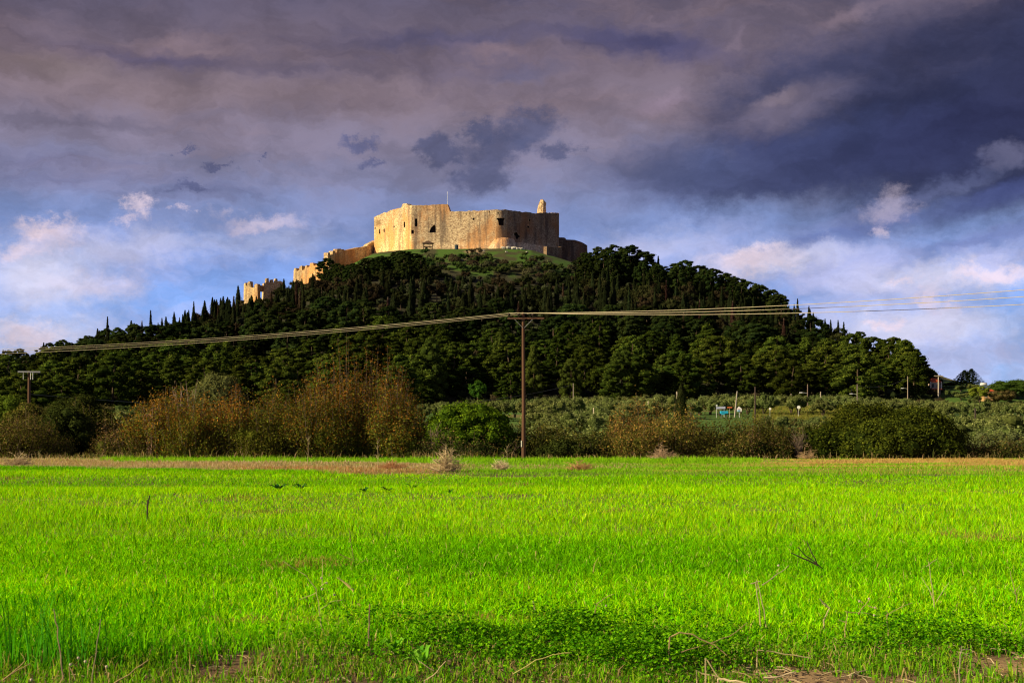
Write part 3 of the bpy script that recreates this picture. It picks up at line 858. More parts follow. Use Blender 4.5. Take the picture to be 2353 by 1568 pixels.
def cuts(px, tab):
    for lim, t in tab:
        if px < lim: return t
def low(px): return cuts(px, ((110, 'above the timber pole'), (300, 'above the left hedge'), (560, 'behind the brown thicket'), (780, 'left of the tallest bush'), (960, 'behind the tallest bush'), (1190, 'just left of the utility pole'),
                         (1400, 'right of the utility pole'), (1600, 'above the lone cypress'), (1800, 'above the roadside signs'), (1960, 'above the mound'), (9999, 'at the right end')))
def high(px): return cuts(px, ((250, 'at the left end'), (420, 'left of the cypress row'), (560, 'left of the ruins'), (680, 'under the lowest ruins'), (860, 'under the curtain walls'), (1030, 'under the sunlit wall'), (1160, 'under the fortress front'),
                         (1300, 'under the shaded wall'), (1500, 'right beside the fortress'), (1700, 'on the right shoulder'), (9999, 'on the far right slope')))
def grovez(px): return cuts(px, ((1060, 'behind the green bush'), (1190, 'left of the utility pole'), (1330, 'right of the utility pole'), (1480, 'left of the lone cypress'), (1640, 'beside the lone cypress'), (1800, 'around the roadside signs'), (1990, 'around the mound'),
                         (2160, 'behind the big thicket'), (2260, 'below the cedar'), (9999, 'at the right edge')))
def fit_height(px, Y, h, slack=0.0):
    """scale so that the top stays below the skyline"""
    top = sky_at(px) + slack
    x, y = world_xy(px, Y)
    hmax = EYE + (HOR - top) / FPX * Y - gz(x, y)
    return min(h, hmax)

npine = ncyp = 0
for (px, Y) in scatter(330, 486, -60, 2165, 11.4):
    if Y < 388 and px > 960: continue
    if px > 2105 : continue
    if 900 < px < 1350 and Y > 470: continue
    h = fit_height(px, Y, rng.uniform(8.5, 15.0), rng.uniform(-4, 12))
    if h < 6: continue
    i = int(rng.choice([0, 2, 1, 3, 5, 7, 1, 3, 5, 7])); x, y = world_xy(px, Y)
    z = gz(x, y); s = h / 12.5; w = s ** 0.5 * rng.uniform(0.95, 1.5)
    row = 'front' if Y < 400 else 'middle' if Y < 440 else 'upper'
    wl = 'broad' if w > s ** .5 * 1.22 else 'slim'
    look = 'conical' if i % 2 == 0 else 'round-headed'
    size = 'tall' if h > 12.3 else 'low'
    if Y > 438 + vnoise(x, y, 20, 17) * 22:
        i = i % 4; place(dpines[i], (x, y, z - 0.3), rng.uniform(0, 6.28), (w, w, s * 1.04), f'{size} {wl} dark pine, {row} rows of the lower wood {low(px)}', 'pine tree', 'pines of the lower belt on the hill'); npine += 1; continue
    place(pines[i], (x, y, z - 0.3), rng.uniform(0, 6.28), (w, w, s), f'{size} {wl} {look} pine, {row} rows of the lower wood {low(px)}', 'pine tree', 'pines of the lower belt on the hill')
    npine += 1
for (px, Y) in scatter(480, 626, -30, 1960, 9.0):
    x, y = world_xy(px, Y)
    if 985 < px < 1335 and Y > 572: continue
    if px < 330: kind = 'pine' if rng.uniform() < 0.75 else 'cyp'
    elif px > 1325 and Y > 566: kind = 'pine'
    elif 735 < px < 985 and Y > 548: kind = 'pine'
    else: kind = 'cyp' if rng.uniform() < 0.58 else 'broad'
    if px < 330 and Y > 560: continue
    base_h = {'pine': 11.5, 'cyp': 12.0, 'broad': 7.5}[kind]
    h = fit_height(px, Y, base_h * (rng.uniform(0.55, 1.2) if kind == 'cyp' else rng.uniform(.8, 1.25)), (rng.uniform(28, 62) if px > 1325 or 735 < px < 985 else rng.uniform(12, 40) if px > 985 else rng.uniform(-10, 12)) if kind == 'cyp' else rng.uniform(-5, 8))
    if h < 4: continue
    z = gz(x, y); lvl = 'near the crest of' if Y > 575 else 'halfway up' if Y > 525 else 'low on'
    if kind == 'pine':
        i = int(rng.integers(0, 4)); s = h / 12.0; w = s ** .5 * rng.uniform(.8, 1.05)
        place(dpines[i], (x, y, z - .3), rng.uniform(0, 6.28), (w, w, s), f'{"tall" if h > 11 else "low"} {"broad" if w > s ** .5 * .92 else "slim"} dark pine {lvl} the hill {high(px)}', 'pine tree', 'dark pines near the crest of the hill'); npine += 1
    elif kind == 'broad':
        i = int(rng.integers(0, 4)); s = h / 7.5
        place(broad[i], (x, y, z - .3), rng.uniform(0, 6.28), (s, s, s), f'{"brownish" if i % 2 else "dark green"} {"large" if s > 1 else "small"} bushy oak {lvl} the hill {high(px)}', 'oak tree', 'oaks between the cypresses')
    else:
        if rng.uniform() < 0.24:
            i = int(rng.integers(0, 3)); s = h / 12
            place(dead[i], (x, y, z - .3), rng.uniform(0, 6.28), (s ** .5, s ** .5, s), f'{"tall" if h > 12 else "short"} withered brown cypress {lvl} the hill {high(px)}', 'cypress', 'withered cypresses on the hill'); ncyp += 1
        else:
            i = int(rng.integers(0, 6)); s = h / 13
            nar = 'broad' if i in (2, 4) else 'narrow'
            place(cyps[i], (x, y, z - .3), rng.uniform(0, 6.28), (s ** .5, s ** .5, s), f'{nar} {"tall" if h > 12 else "short"} dark cypress {lvl} the hill {high(px)}', 'cypress', 'cypresses on the hill'); ncyp += 1
# extra cypresses in the gaps
for (px, Y) in scatter(484, 600, 400, 1900, 12.5, 0.5):
    if (930 < px < 1345 and Y > 570) or ((px > 1325 or 735 < px < 985) and Y > 560): continue
    x, y = world_xy(px, Y)
    h = fit_height(px, Y, 12.5 * rng.uniform(0.5, 1.15), rng.uniform(28, 62) if px > 1325 or 735 < px < 985 else rng.uniform(12, 40) if px > 985 else rng.uniform(-12, 12))
    if h < 5: continue
    i = int(rng.integers(0, 6)); s = h / 13
    place(cyps[i], (x, y, gz(x, y) - .3), rng.uniform(0, 6.28), (s ** .5, s ** .5, s), f'{"broad" if i in (2, 4) else "narrow"} {"tall" if h > 12 else "short"} dark cypress {"near the crest of" if Y > 575 else "halfway up" if Y > 525 else "low on"} the hill {high(px)}', 'cypress', 'cypresses on the hill'); ncyp += 1

def spot_tree(proto, px, base_py, top_py, Y, h0, wf, label, cat, group=None, rz=None):
    """one tree with its own place: foot hidden in the ground at distance Y, top at top_py"""
    x, y = world_xy(px, Y); z = gz(x, y)
    top = EYE + (HOR - top_py) / FPX * Y
    h = top - z + 0.3
    s = h / h0
    return place(proto, (x, y, z - .3), rng.uniform(0, 6.28) if rz is None else rz, (wf, wf, s), label, cat, group, True)

# single trees that stand out against the sky and the walls
spot_tree(cyps[3], 247, 0, 728, 470, 13, 0.9, 'lone ragged cypress rising above the pines on the far left skyline', 'cypress')
spot_tree(cyps[1], 346, 0, 713, 500, 13, 0.9, 'slim pointed cypress alone above the left pines', 'cypress')
for n_, (px, top, i, w) in enumerate(((372, 730, 0, .8), (400, 716, 2, .8), (425, 712, 5, .9), (445, 692, 1, .8), (470, 690, 4, .8), (488, 682, 2, .9), (507, 684, 0, .9), (525, 690, 3, .9))):
    spot_tree(cyps[i], px, 0, top, 560, 13, w, ORD[n_] + ' dark cypress from the left in the jagged row on the left skyline', 'cypress', 'jagged row of cypresses on the left skyline')
spot_tree(cyps[5], 547, 0, 656, 575, 13, 1.15, 'tallest dark cypress just left of the lowest ruined tower', 'cypress')
spot_tree(cyps[1], 577, 0, 678, 560, 13, 0.9, 'slim cypress in front of the lowest ruined tower', 'cypress')
spot_tree(cyps[0], 652, 0, 640, 590, 13, 0.9, 'short dark cypress right of the stepped ruin', 'cypress')
spot_tree(cyps[1], 1512, 0, 588, 600, 13, 1.1, 'pair-like dark cypress in the skyline notch between the two pine groups', 'cypress')
for n_, (px, top) in enumerate(((1801, 705), (1812, 706), (1824, 704))):
    spot_tree(cyps[(px) % 4], px, 0, top - 6, 560, 13, .7, ORD[n_] + ' short cypress of the right skyline trio under the wires', 'cypress', 'cypress trio on the right skyline')
spot_tree(cyps[1], 1832, 0, 686, 560, 13, 1.0, 'pointed cypress tallest on the right skyline under the wires', 'cypress')
for n_, (px, top) in enumerate(((1858, 706), (1868, 720), (1895, 735), (1908, 737), (1925, 738), (1938, 742))):
    spot_tree(cyps[px % 6], px, 0, top - 3, 530, 13, .75, ORD[n_] + ' small cypress tip, from the left, above the pines on the right skyline', 'cypress', 'cypress tips on the right skyline')
for (px, top, Y, w) in ((752, 590, 598, 1.05), (775, 603, 590, 1.0)):
    spot_tree(dpines[0 if px < 760 else 2], px, 0, top, Y, 12, w, 'large dark spreading pine in front of the broken curtain wall, ' + ('left' if px < 760 else 'right') + ' stem', 'pine tree')
for n_, (px, top, Y, w, i) in enumerate(((815, 606, 592, 1.0, 1), (850, 592, 596, .95, 3), (890, 590, 600, .9, 0), (925, 576, 604, 1.0, 1), (952, 582, 602, .85, 3))):
    spot_tree(dpines[i], px, 0, top, Y, 12, w, ORD[n_] + ' dark bushy pine from the left at the foot of the sunlit fortress wall', 'pine tree', 'pines at the foot of the fortress')
for n_, (px, top, Y, w, i) in enumerate(((1345, 575, 612, .8, 1), (1375, 562, 606, 1.1, 0), (1410, 556, 604, 1.1, 2), (1448, 558, 602, 1.2, 3), (1478, 572, 600, 1.1, 1), (1330, 590, 606, .7, 2),
                           (1550, 600, 600, 1.0, 2), (1572, 592, 600, 1.1, 0), (1605, 604, 598, 1.1, 1), (1640, 612, 598, 1.1, 3), (1668, 622, 594, 1., 0), (1692, 632, 590, 1., 1),
                           (1720, 640, 584, 1., 2), (1748, 650, 580, 1., 3), (1772, 660, 575, 1., 0), (1785, 672, 570, .9, 1))):
    spot_tree(dpines[i], px, 0, top + 2, Y, 12, w * (1.35 if n_ > 1 and px > 1350 else 1), ORD[n_ if n_ < 6 else n_ - 6] + ' dark round pine on the skyline ' + ('right beside the fortress' if px < 1500 else 'of the right shoulder'), 'pine tree', 'skyline pines ' + ('beside the fortress' if px < 1500 else 'of the right shoulder'))
for n_, (px, top, Y, w, i) in enumerate(((2050, 768, 450, 1.1, 1), (2076, 776, 445, 1.1, 3), (2092, 798, 440, 1.0, 5), (2102, 824, 425, .9, 7), (2100, 846, 405, .8, 1), (2080, 812, 410, 1.1, 3), (2106, 866, 400, .6, 5))):
    spot_tree(pines[i], px, 0, top, Y, 12.5, w, ('highest', 'second highest', 'middle', 'steep-edged', 'lower', 'inner', 'lowest outermost')[n_] + ' pine of the dense clump closing the right end of the wood', 'pine tree', 'pines closing the right end of the wood')
# brighter pines of the front that stand apart
bright = []
for i in range(3):
    cm = pine_crown(12.5, 4.4, 'cone' if i == 0 else 'round', [(0.038, 0.055, 0.010), (0.066, 0.088, 0.014), (0.10, 0.12, 0.022)], nc=80).data('crown', M_leaf)
    tm = trunk_tube(11, 0.28, 0.06, 0.5).data('trunk', M_bark)
    bright.append(two_part('pine_tree', cm, tm))
for (px, top, Y, w, i, lab) in ((990, 765, 392, 1.15, 0, 'lit conical pine left of the utility pole, above the green bush'), (1428, 800, 388, 1.1, 1, 'bright round pine at the front above the olive grove'),
                                (1310, 818, 390, .75, 2, 'narrow yellowish green pine front row right of the utility pole'), (1525, 812, 398, 1.0, 1, 'bright pine with a flat lit top near the middle of the wood'),
                                (1225, 790, 394, .7, 0, 'light green pine just right of the utility pole'), (1148, 755, 420, .8, 0, 'slender light pine tip just left of the utility pole')):
    spot_tree(bright[i], px, 0, top, Y, 12.5, w, lab, 'pine tree')
m = olive_crown(6, 2.4, 24, 90, 0.2, [(0.03, 0.075, 0.010), (0.05, 0.11, 0.012), (0.08, 0.15, 0.016)])
m.tube([(0, 0, -.5), (0, 0, 3)], .15, 6, (0.09, 0.06, 0.045), cap=False)
spot_tree(single('citrus_tree', m.data('citrus_tree', M_leaf)), 1097, 0, 868, 370, 6, 1.0, 'small vivid green round tree at the foot of the wood left of the utility pole', 'tree')

# undergrowth: a closed scrub layer under the wood that nobody could count
mb = MB()
und = scatter(384, 640, -80, 2160, 4.6, 0.5)
for (px, Y) in und:
    x, y = world_xy(px, Y)
    if 960 < px < 1345 and Y > 574 and (rng.uniform() < 0.7 or Y > 606): continue
    if Y > (626 if px < 860 else 612) and px < 1345: continue
    top = fit_height(px, Y, 3.2, 12)
    if top < 1.2: continue
    st = [[(0.014, 0.019, 0.007), (0.024, 0.030, 0.009), (0.036, 0.042, 0.013)], [(0.026, 0.020, 0.012), (0.036, 0.028, 0.016), (0.05, 0.04, 0.022)], [(0.032, 0.036, 0.018), (0.046, 0.050, 0.026), (0.06, 0.065, 0.034)]][int(rng.choice([0, 0, 0, 1, 2]))]
    clump(mb, (x, y, gz(x, y) + top * .35), rng.uniform(1.3, 2.3) * min(1, top / 2.4), 0.7, 26, 0.38, 0.5, st, 0.8, 0.8)
for (px, Y) in scatter(140, 384, -120, 960, 6.0, 0.5):
    x, y = world_xy(px, Y); r_ = rng.uniform(1.2, 2.4)
    st = [[(0.03, 0.042, 0.012), (0.048, 0.064, 0.016), (0.07, 0.09, 0.022)], [(0.05, 0.042, 0.016), (0.075, 0.06, 0.024), (0.09, 0.08, 0.03)]][int(rng.uniform() < .3)]
    clump(mb, (x, y, gz(x, y) + r_ * .4), r_, 0.8, 60, 0.2, 0.5, st, 0.8, 0.8)
props(mb.build('undergrowth', M_cyp), 'dark scrub and thicket filling the wooded hillside under the trees', 'undergrowth', kind='stuff')
# shrubs on the open slope under the fortress
shr = []
for i in range(3):
    st = [[(0.026, 0.042, 0.012), (0.04, 0.062, 0.016), (0.06, 0.085, 0.02)], [(0.06, 0.062, 0.03), (0.085, 0.085, 0.045), (0.11, 0.105, 0.06)], [(0.05, 0.036, 0.022), (0.075, 0.055, 0.035), (0.09, 0.08, 0.045)]][i]
    m = olive_crown(3.4, 2.4, 16, 60, 0.2, st); shr.append(single('shrub', m.data('shrub', M_cyp)))
SHL = ['dark green', 'grey green', 'brownish']
for (px, Y) in scatter(568, 616, 965, 1335, 4.4, 0.5):
    if rng.uniform() < 0.08 + .74 * (Y > (590 if px > 1080 else 594) + 7 * math.sin(px * .03)): continue
    x, y = world_xy(px, Y); i = int(rng.choice([0, 0, 1, 2])); s = rng.uniform(0.6, 1.35) * (0.7 if Y > 600 else 1)
    place(shr[i], (x, y, gz(x, y) - .5 * s), rng.uniform(0, 6), (s, s, s), f'{"large" if s > .85 else "small"} {SHL[i]} shrub {"high" if Y > 600 else "low"} on the grassy slope {high(px)}', 'shrub', 'shrubs on the slope below the fortress')

# white limestone outcrops
def rock_mesh():
    mb = MB()
    for k in range(4):
        c = rng.normal(size=3) * np.array((.25, .25, .12)); s = rng.uniform(.6, .85)
        J = {}
        V = []
        for v in CS:
            key = tuple(np.round(v, 3)); J.setdefault(key, rng.uniform(0.7, 1.25)); V.append(v * J[key])
        mb.add(c + np.array(V) * s * np.array((1, 1, .75)), CSF, (.5, .5, .5))
    return mb.data('rock', M_rock)
rocks = [single('rock', rock_mesh()) for _ in range(3)]
for (px, py, s, grp) in [(1157, 569, 1.2, 1), (1168, 570, 1.5, 1), (1180, 571, 1.7, 1), (1190, 573, 1.2, 1), (1200, 572, 1.0, 1), (1163, 580, .6, 1), (1210, 580, .6, 1), (1110, 578, .7, 1),
                    (948, 668, 2.0, 2), (962, 680, 2.4, 2), (970, 690, 2.0, 2), (958, 695, 1.4, 2), (852, 715, 2.0, 3), (862, 722, 2.6, 3), (870, 730, 1.5, 3), (905, 697, 1.4, 3), (742, 678, 1.4, 4), (1060, 600, 1.2, 1), (982, 606, 1.0, 1)]:
    best = None
    for Y in np.arange(420, 640, 1.0):      # where the line of sight meets the slope
        x = (px - 1176) / FPX * Y
        if gz(x, Y) >= EYE + (HOR - py) / FPX * Y: best = (x, Y); break
    if best is None: best = world_xy(px, 628)
    x, Y = best
    where = {1: 'on the grass just below the fortress', 2: 'of the outcrop halfway down below the fortress', 3: 'of the outcrop among the cypresses left of centre', 4: 'alone among the cypresses under the left ruins'}[grp]
    lift = 0 if grp == 1 else 5.5
    place(rocks[px % 3], (x, Y - (0 if grp == 1 else 14), gz(x, Y - (0 if grp == 1 else 14)) + 0.2 + lift * 0.0), rng.uniform(0, 6), (s, s, s * .8), f'pale limestone rock {where}', 'rock', 'limestone rocks ' + where)

# ------------------------------------------------------------------ olive grove
OG = scatter(165, 386, 940, 2560, 7.0, 0.38)
for (px, Y) in OG:
    x, y = world_xy(px, Y)
    if px < 1200 and Y < 230: continue
    if 1536 < px < 1592 and Y < 232: continue
    if 1745 < px < 2000 and 276 < Y < 312: continue           # the open mown mound
    if 1925 < px < 2060 and 312 < Y < 345: continue
    s = rng.uniform(0.62, 0.98)
    lim = 955 if 1590 < px < 1740 else 950 if 1740 <= px < 1960 else 940 if px >= 1960 and Y < 230 else 0
    if lim and Y < 258:
        s = min(s, (EYE + (HOR - lim - rng.uniform(0, 12)) / FPX * Y - gz(x, y)) / 4.7)
        if s < .3: continue
    s = min(s, (EYE + (HOR - float(np.interp(px, [940, 1200, 1500, 1900, 2100, 2352], [925, 912, 903, 903, 915, 922]))) / FPX * Y - gz(x, y)) / 4.7)
    if s < .3: continue
    i = int(rng.integers(0, 6))
    dep = 'nearest' if Y < 215 else 'near' if Y < 260 else 'middle' if Y < 320 else 'far'
    place(olives[i], (x, y, gz(x, y) - .15), rng.uniform(0, 6.28), (s, s, s * rng.uniform(.9, 1.05)), f'{"large" if s > .8 else "small"} {"flat" if i % 2 else "rounded"} grey green olive tree in the {dep} rows {grovez(px)}', 'olive tree', 'olive trees of the grove')
for (px, Y) in scatter(388, 440, 2120, 2460, 6.6, 0.3):
    if 2125 < px < 2165 or Y > 420: continue
    x, y = world_xy(px, Y); i = int(rng.integers(0, 6)); s = rng.uniform(.34, .5)
    place(olives[i], (x, y, gz(x, y) - .15), rng.uniform(0, 6.28), (s * 1.3, s * 1.3, s), f'{"large" if s > .42 else "small"} {"flat" if i % 2 else "rounded"} olive tree on the rise {"below the red-roofed house" if px < 2200 else "around the cedar" if px < 2280 else "below the umbrella pine"}', 'olive tree', 'olive trees on the rise at right')
for (px, Y) in scatter(128, 165, 2150, 2560, 8.0, 0.3):
    x, y = world_xy(px, Y); i = int(rng.integers(0, 6)); s = rng.uniform(.7, .95)
    place(olives[i], (x, y, gz(x, y) - .15), rng.uniform(0, 6.28), (s, s, s), f'{"large" if s > .82 else "small"} {"flat" if i % 2 else "rounded"} olive tree just behind the hedge at the right edge', 'olive tree', 'olive trees behind the hedge at the right edge')
for (px, Y, s) in ((1300, 140, .72), (1340, 132, .75), (1255, 150, .8), (1390, 150, .8), (270, 175, .9), (300, 190, .8)):
    x, y = world_xy(px, Y)
    place(olives[px % 6], (x, y, gz(x, y) - .15), rng.uniform(0, 6.28), (s, s, s), 'grey green olive tree showing just over the hedge ' + ('right of the utility pole' if px > 1000 else 'left of the brown bushes'), 'olive tree', 'olive trees just over the hedge')

# ------------------------------------------------------------------ hedge bushes
def spray_bush(w, h, stops_top, stops_low, n_tw=150, leaves=165, leaf=0.066, dens=1.0, seed=0):
    """twiggy deciduous bush: leaves strung along radiating twigs"""
    L_, T_ = MB(), MB()
    S = np.array(stops_top); S2 = np.array(stops_low)
    for k in range(int(w * 2.2)):  # inner clumps added to block the light inside the bush
        a = rng.uniform(0, 6.28); q = rng.uniform(0, .62) * w / 2
        clump(L_, (math.cos(a) * q, math.sin(a) * q * .7, h * rng.uniform(.12, .5)), rng.uniform(.5, .8), .9, 60, leaf, .6, stops_low, .9)
    for k in range(n_tw):
        a = rng.uniform(0, 6.28); e = rng.uniform(0, 1)
        q = math.sqrt(rng.uniform(0, 1))
        lump = 0.80 + 0.22 * math.sin(a * 2 + seed) * q + 0.14 * math.sin(a * 5 + seed * 3) + rng.uniform(-0.14, 0.16)
        ex, ey = math.cos(a) * w / 2 * q, math.sin(a) * w / 2 * q * 0.8
        ez = h * (1.06 - 0.5 * q ** 2.6) * lump * rng.uniform(0.35, 1.0) ** 0.45
        p0 = np.array((ex * .35 + rng.normal() * .25, ey * .35, ez * 0.05)); p2 = np.array((ex, ey, ez)); p1 = (p0 + p2) / 2 + np.array((ex * .18, ey * .18, -h * .03)) + rng.normal(size=3) * .15
        T_.tube([tuple(p0), tuple(p1), tuple(p2 + (p2 - p1) * .08)], [0.028, 0.016, 0.005], 3, (0.16, 0.11, 0.08), cap=False)
        n = int(leaves * dens * rng.uniform(.6, 1.2))
        t = rng.uniform(0.12, 1.02, n) ** 0.75
        P = (1 - t)[:, None] ** 2 * p0 + (2 * t * (1 - t))[:, None] * p1 + (t ** 2)[:, None] * p2
        P = P + rng.normal(size=(n, 3)) * (0.10 + 0.24 * (1 - np.abs(t - .55)))[:, None]
        hz = np.clip(P[:, 2] / h, 0, 1)
        P[:, 2] = np.maximum(P[:, 2], 0.02)
        cl = rng.uniform(0.8, 1.2)
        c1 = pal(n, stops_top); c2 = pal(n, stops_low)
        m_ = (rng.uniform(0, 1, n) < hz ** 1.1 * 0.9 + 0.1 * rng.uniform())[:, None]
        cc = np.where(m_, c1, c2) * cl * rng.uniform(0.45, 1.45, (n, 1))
        Nn = rng.normal(size=(n, 3)) + np.array((0, 0, .5)) + (P - np.array((0, 0, h * .4))) * .3
        V, F_, c_ = leaf_quads(P, Nn, leaf * rng.uniform(.6, 1.35, n), 0.6, cc)
        L_.add(V, F_, c_)
    return L_, T_

def clump_bush(w, h, stops, nc=70, nl=240, leaf=0.085, flat=0.85, cr=1.0):
    L_, T_ = MB(), MB()
    for k in range(nc):
        a = k * 2.39996; q = math.sqrt((k + .5) / nc)
        f = math.sqrt(max(0.0, 1 - q * q))
        for lay in (0, 1):
            cx, cy = math.cos(a) * w / 2 * q * .9, math.sin(a) * w / 2 * q * .75
            z = (h * (0.30 + 0.62 * f) * rng.uniform(.86, 1.02) - .4) if lay == 0 else h * rng.uniform(0.12, 0.30 + .5 * f)
            clump(L_, (cx + rng.normal() * .2, cy, max(z, .35)), cr * rng.uniform(.45, .85) * (h / 4.5) ** .5, flat, nl // (1 + lay), leaf, 0.6, stops, 0.72, 0.5, 0.6)
    for k in range(6):
        a = k * 1.05
        T_.tube([(0.2 * math.cos(a), .2 * math.sin(a), -.3), (w * .12 * math.cos(a), w * .12 * math.sin(a), h * .35), (w * .28 * math.cos(a), w * .25 * math.sin(a), h * .62)], [.12, .08, .03], 5, (0.10, 0.075, 0.055), cap=False)
    return L_, T_

def bush(px, top_py, wpx, Y, kind, stops, low, label, name='bush', cat='bush', **kw):
    x, y = world_xy(px, Y); z = gz(x, y)
    w = wpx / FPX * Y; h = EYE + (HOR - top_py) / FPX * Y - z
    if kind == 'spray':
        nt = int(95 * w * h / 12) ; nt = int(max(70, min(nt * 1.15, 600)))
        a, b = spray_bush(w * 1.3, h * 1.06, stops, low, n_tw=nt, seed=px, **kw)
    else:
        nc = int(max(22, min(110, w * h * 2.6)))
        a, b = clump_bush(w * 1.04, h * 1.08, stops, nc=nc, **kw)
    r = empty(name, (x, y, z - 0.1))
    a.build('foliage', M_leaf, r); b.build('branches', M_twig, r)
    props(r, label, cat, 'hedge bushes between field and grove')
    x0_, x1_ = int((px - wpx * .42) / 4 + 35), int((px + wpx * .42) / 4 + 35)
    OCC[int((top_py + 14) / 4):264, max(x0_, 0):max(x1_, 0)] = True
    return r

OR = [(0.17, 0.078, 0.014), (0.25, 0.102, 0.018), (0.30, 0.125, 0.022), (0.13, 0.092, 0.016)]
ORB = [(0.26, 0.155, 0.04), (0.34, 0.20, 0.05), (0.17, 0.14, 0.035)]
OLV = [(0.063, 0.0765, 0.0126), (0.108, 0.108, 0.0198), (0.135, 0.1125, 0.027)]
YGR = [(0.0826, 0.0972, 0.0116), (0.1361, 0.1458, 0.0194), (0.0972, 0.068, 0.0116)]
DGR = [(0.022, 0.032, 0.008), (0.036, 0.048, 0.010), (0.055, 0.068, 0.014)]
BRN = [(0.1365, 0.0829, 0.0342), (0.1852, 0.117, 0.0488), (0.0975, 0.0731, 0.0292)]
GBR = [(0.045, 0.080, 0.006), (0.085, 0.135, 0.008), (0.15, 0.205, 0.010)]
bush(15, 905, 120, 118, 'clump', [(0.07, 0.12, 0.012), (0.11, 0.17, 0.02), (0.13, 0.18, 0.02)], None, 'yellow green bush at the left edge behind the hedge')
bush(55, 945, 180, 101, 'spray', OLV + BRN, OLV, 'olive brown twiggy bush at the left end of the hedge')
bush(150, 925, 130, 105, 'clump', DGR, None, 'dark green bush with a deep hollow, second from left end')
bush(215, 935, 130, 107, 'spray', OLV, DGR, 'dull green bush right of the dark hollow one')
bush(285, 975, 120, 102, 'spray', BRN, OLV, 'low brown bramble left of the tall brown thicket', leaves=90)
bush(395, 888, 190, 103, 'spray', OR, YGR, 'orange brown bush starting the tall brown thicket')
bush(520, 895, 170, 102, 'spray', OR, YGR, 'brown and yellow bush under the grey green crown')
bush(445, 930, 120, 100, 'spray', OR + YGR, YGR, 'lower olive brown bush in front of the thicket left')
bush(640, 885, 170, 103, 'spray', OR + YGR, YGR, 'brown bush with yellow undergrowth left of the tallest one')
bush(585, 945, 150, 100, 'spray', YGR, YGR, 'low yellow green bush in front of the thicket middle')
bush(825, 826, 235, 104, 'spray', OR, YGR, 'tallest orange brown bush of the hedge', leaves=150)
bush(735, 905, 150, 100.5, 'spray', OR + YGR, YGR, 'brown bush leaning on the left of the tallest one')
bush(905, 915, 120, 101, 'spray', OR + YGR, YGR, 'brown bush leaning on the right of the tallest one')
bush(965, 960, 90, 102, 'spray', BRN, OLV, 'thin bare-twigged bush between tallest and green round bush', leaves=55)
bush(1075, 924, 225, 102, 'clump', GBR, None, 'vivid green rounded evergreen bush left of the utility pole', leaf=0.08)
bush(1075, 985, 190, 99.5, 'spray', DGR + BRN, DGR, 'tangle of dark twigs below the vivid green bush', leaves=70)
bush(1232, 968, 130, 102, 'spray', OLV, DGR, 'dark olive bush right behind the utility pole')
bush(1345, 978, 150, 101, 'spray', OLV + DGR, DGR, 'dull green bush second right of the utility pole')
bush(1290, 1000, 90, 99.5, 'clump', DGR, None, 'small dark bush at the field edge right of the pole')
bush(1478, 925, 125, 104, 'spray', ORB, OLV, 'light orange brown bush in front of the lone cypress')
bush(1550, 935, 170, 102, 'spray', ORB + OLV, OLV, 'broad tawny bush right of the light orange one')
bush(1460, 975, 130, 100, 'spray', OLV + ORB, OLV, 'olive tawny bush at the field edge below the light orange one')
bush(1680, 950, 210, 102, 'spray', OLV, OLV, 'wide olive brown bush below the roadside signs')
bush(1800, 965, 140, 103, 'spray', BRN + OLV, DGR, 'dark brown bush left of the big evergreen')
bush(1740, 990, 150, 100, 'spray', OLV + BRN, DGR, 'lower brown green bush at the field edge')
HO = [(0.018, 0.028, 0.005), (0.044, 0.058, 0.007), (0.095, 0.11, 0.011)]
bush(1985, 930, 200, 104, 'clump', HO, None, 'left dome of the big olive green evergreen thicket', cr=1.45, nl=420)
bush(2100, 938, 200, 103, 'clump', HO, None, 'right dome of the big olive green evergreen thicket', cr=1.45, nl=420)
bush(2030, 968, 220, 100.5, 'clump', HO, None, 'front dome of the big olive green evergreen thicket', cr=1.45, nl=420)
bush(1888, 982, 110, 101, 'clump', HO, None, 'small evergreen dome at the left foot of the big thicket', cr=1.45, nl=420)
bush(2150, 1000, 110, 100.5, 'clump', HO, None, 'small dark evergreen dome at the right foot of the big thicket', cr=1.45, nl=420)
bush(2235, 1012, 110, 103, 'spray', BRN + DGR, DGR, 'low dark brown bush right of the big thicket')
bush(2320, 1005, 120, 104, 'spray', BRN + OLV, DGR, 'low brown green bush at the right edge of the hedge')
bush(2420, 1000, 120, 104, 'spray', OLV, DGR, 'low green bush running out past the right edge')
bush(-60, 930, 160, 104, 'spray', OLV, DGR, 'olive bush running out past the left edge')
bush(500, 856, 135, 124, 'clump', [(0.075, 0.085, 0.03), (0.11, 0.12, 0.04), (0.15, 0.15, 0.045)], None, 'grey green round crown rising behind the brown thicket')
bush(180, 905, 170, 135, 'clump', DGR, None, 'dark green bush behind the left hedge under the timber pole')
bush(60, 925, 100, 112, 'clump', OLV, None, 'green mound behind the left end of the hedge')
bush(2290, 985, 150, 120, 'clump', [(0.10, 0.12, 0.05), (0.15, 0.17, 0.07), (0.12, 0.15, 0.03)], None, 'pale green shrub behind the right end of the hedge')

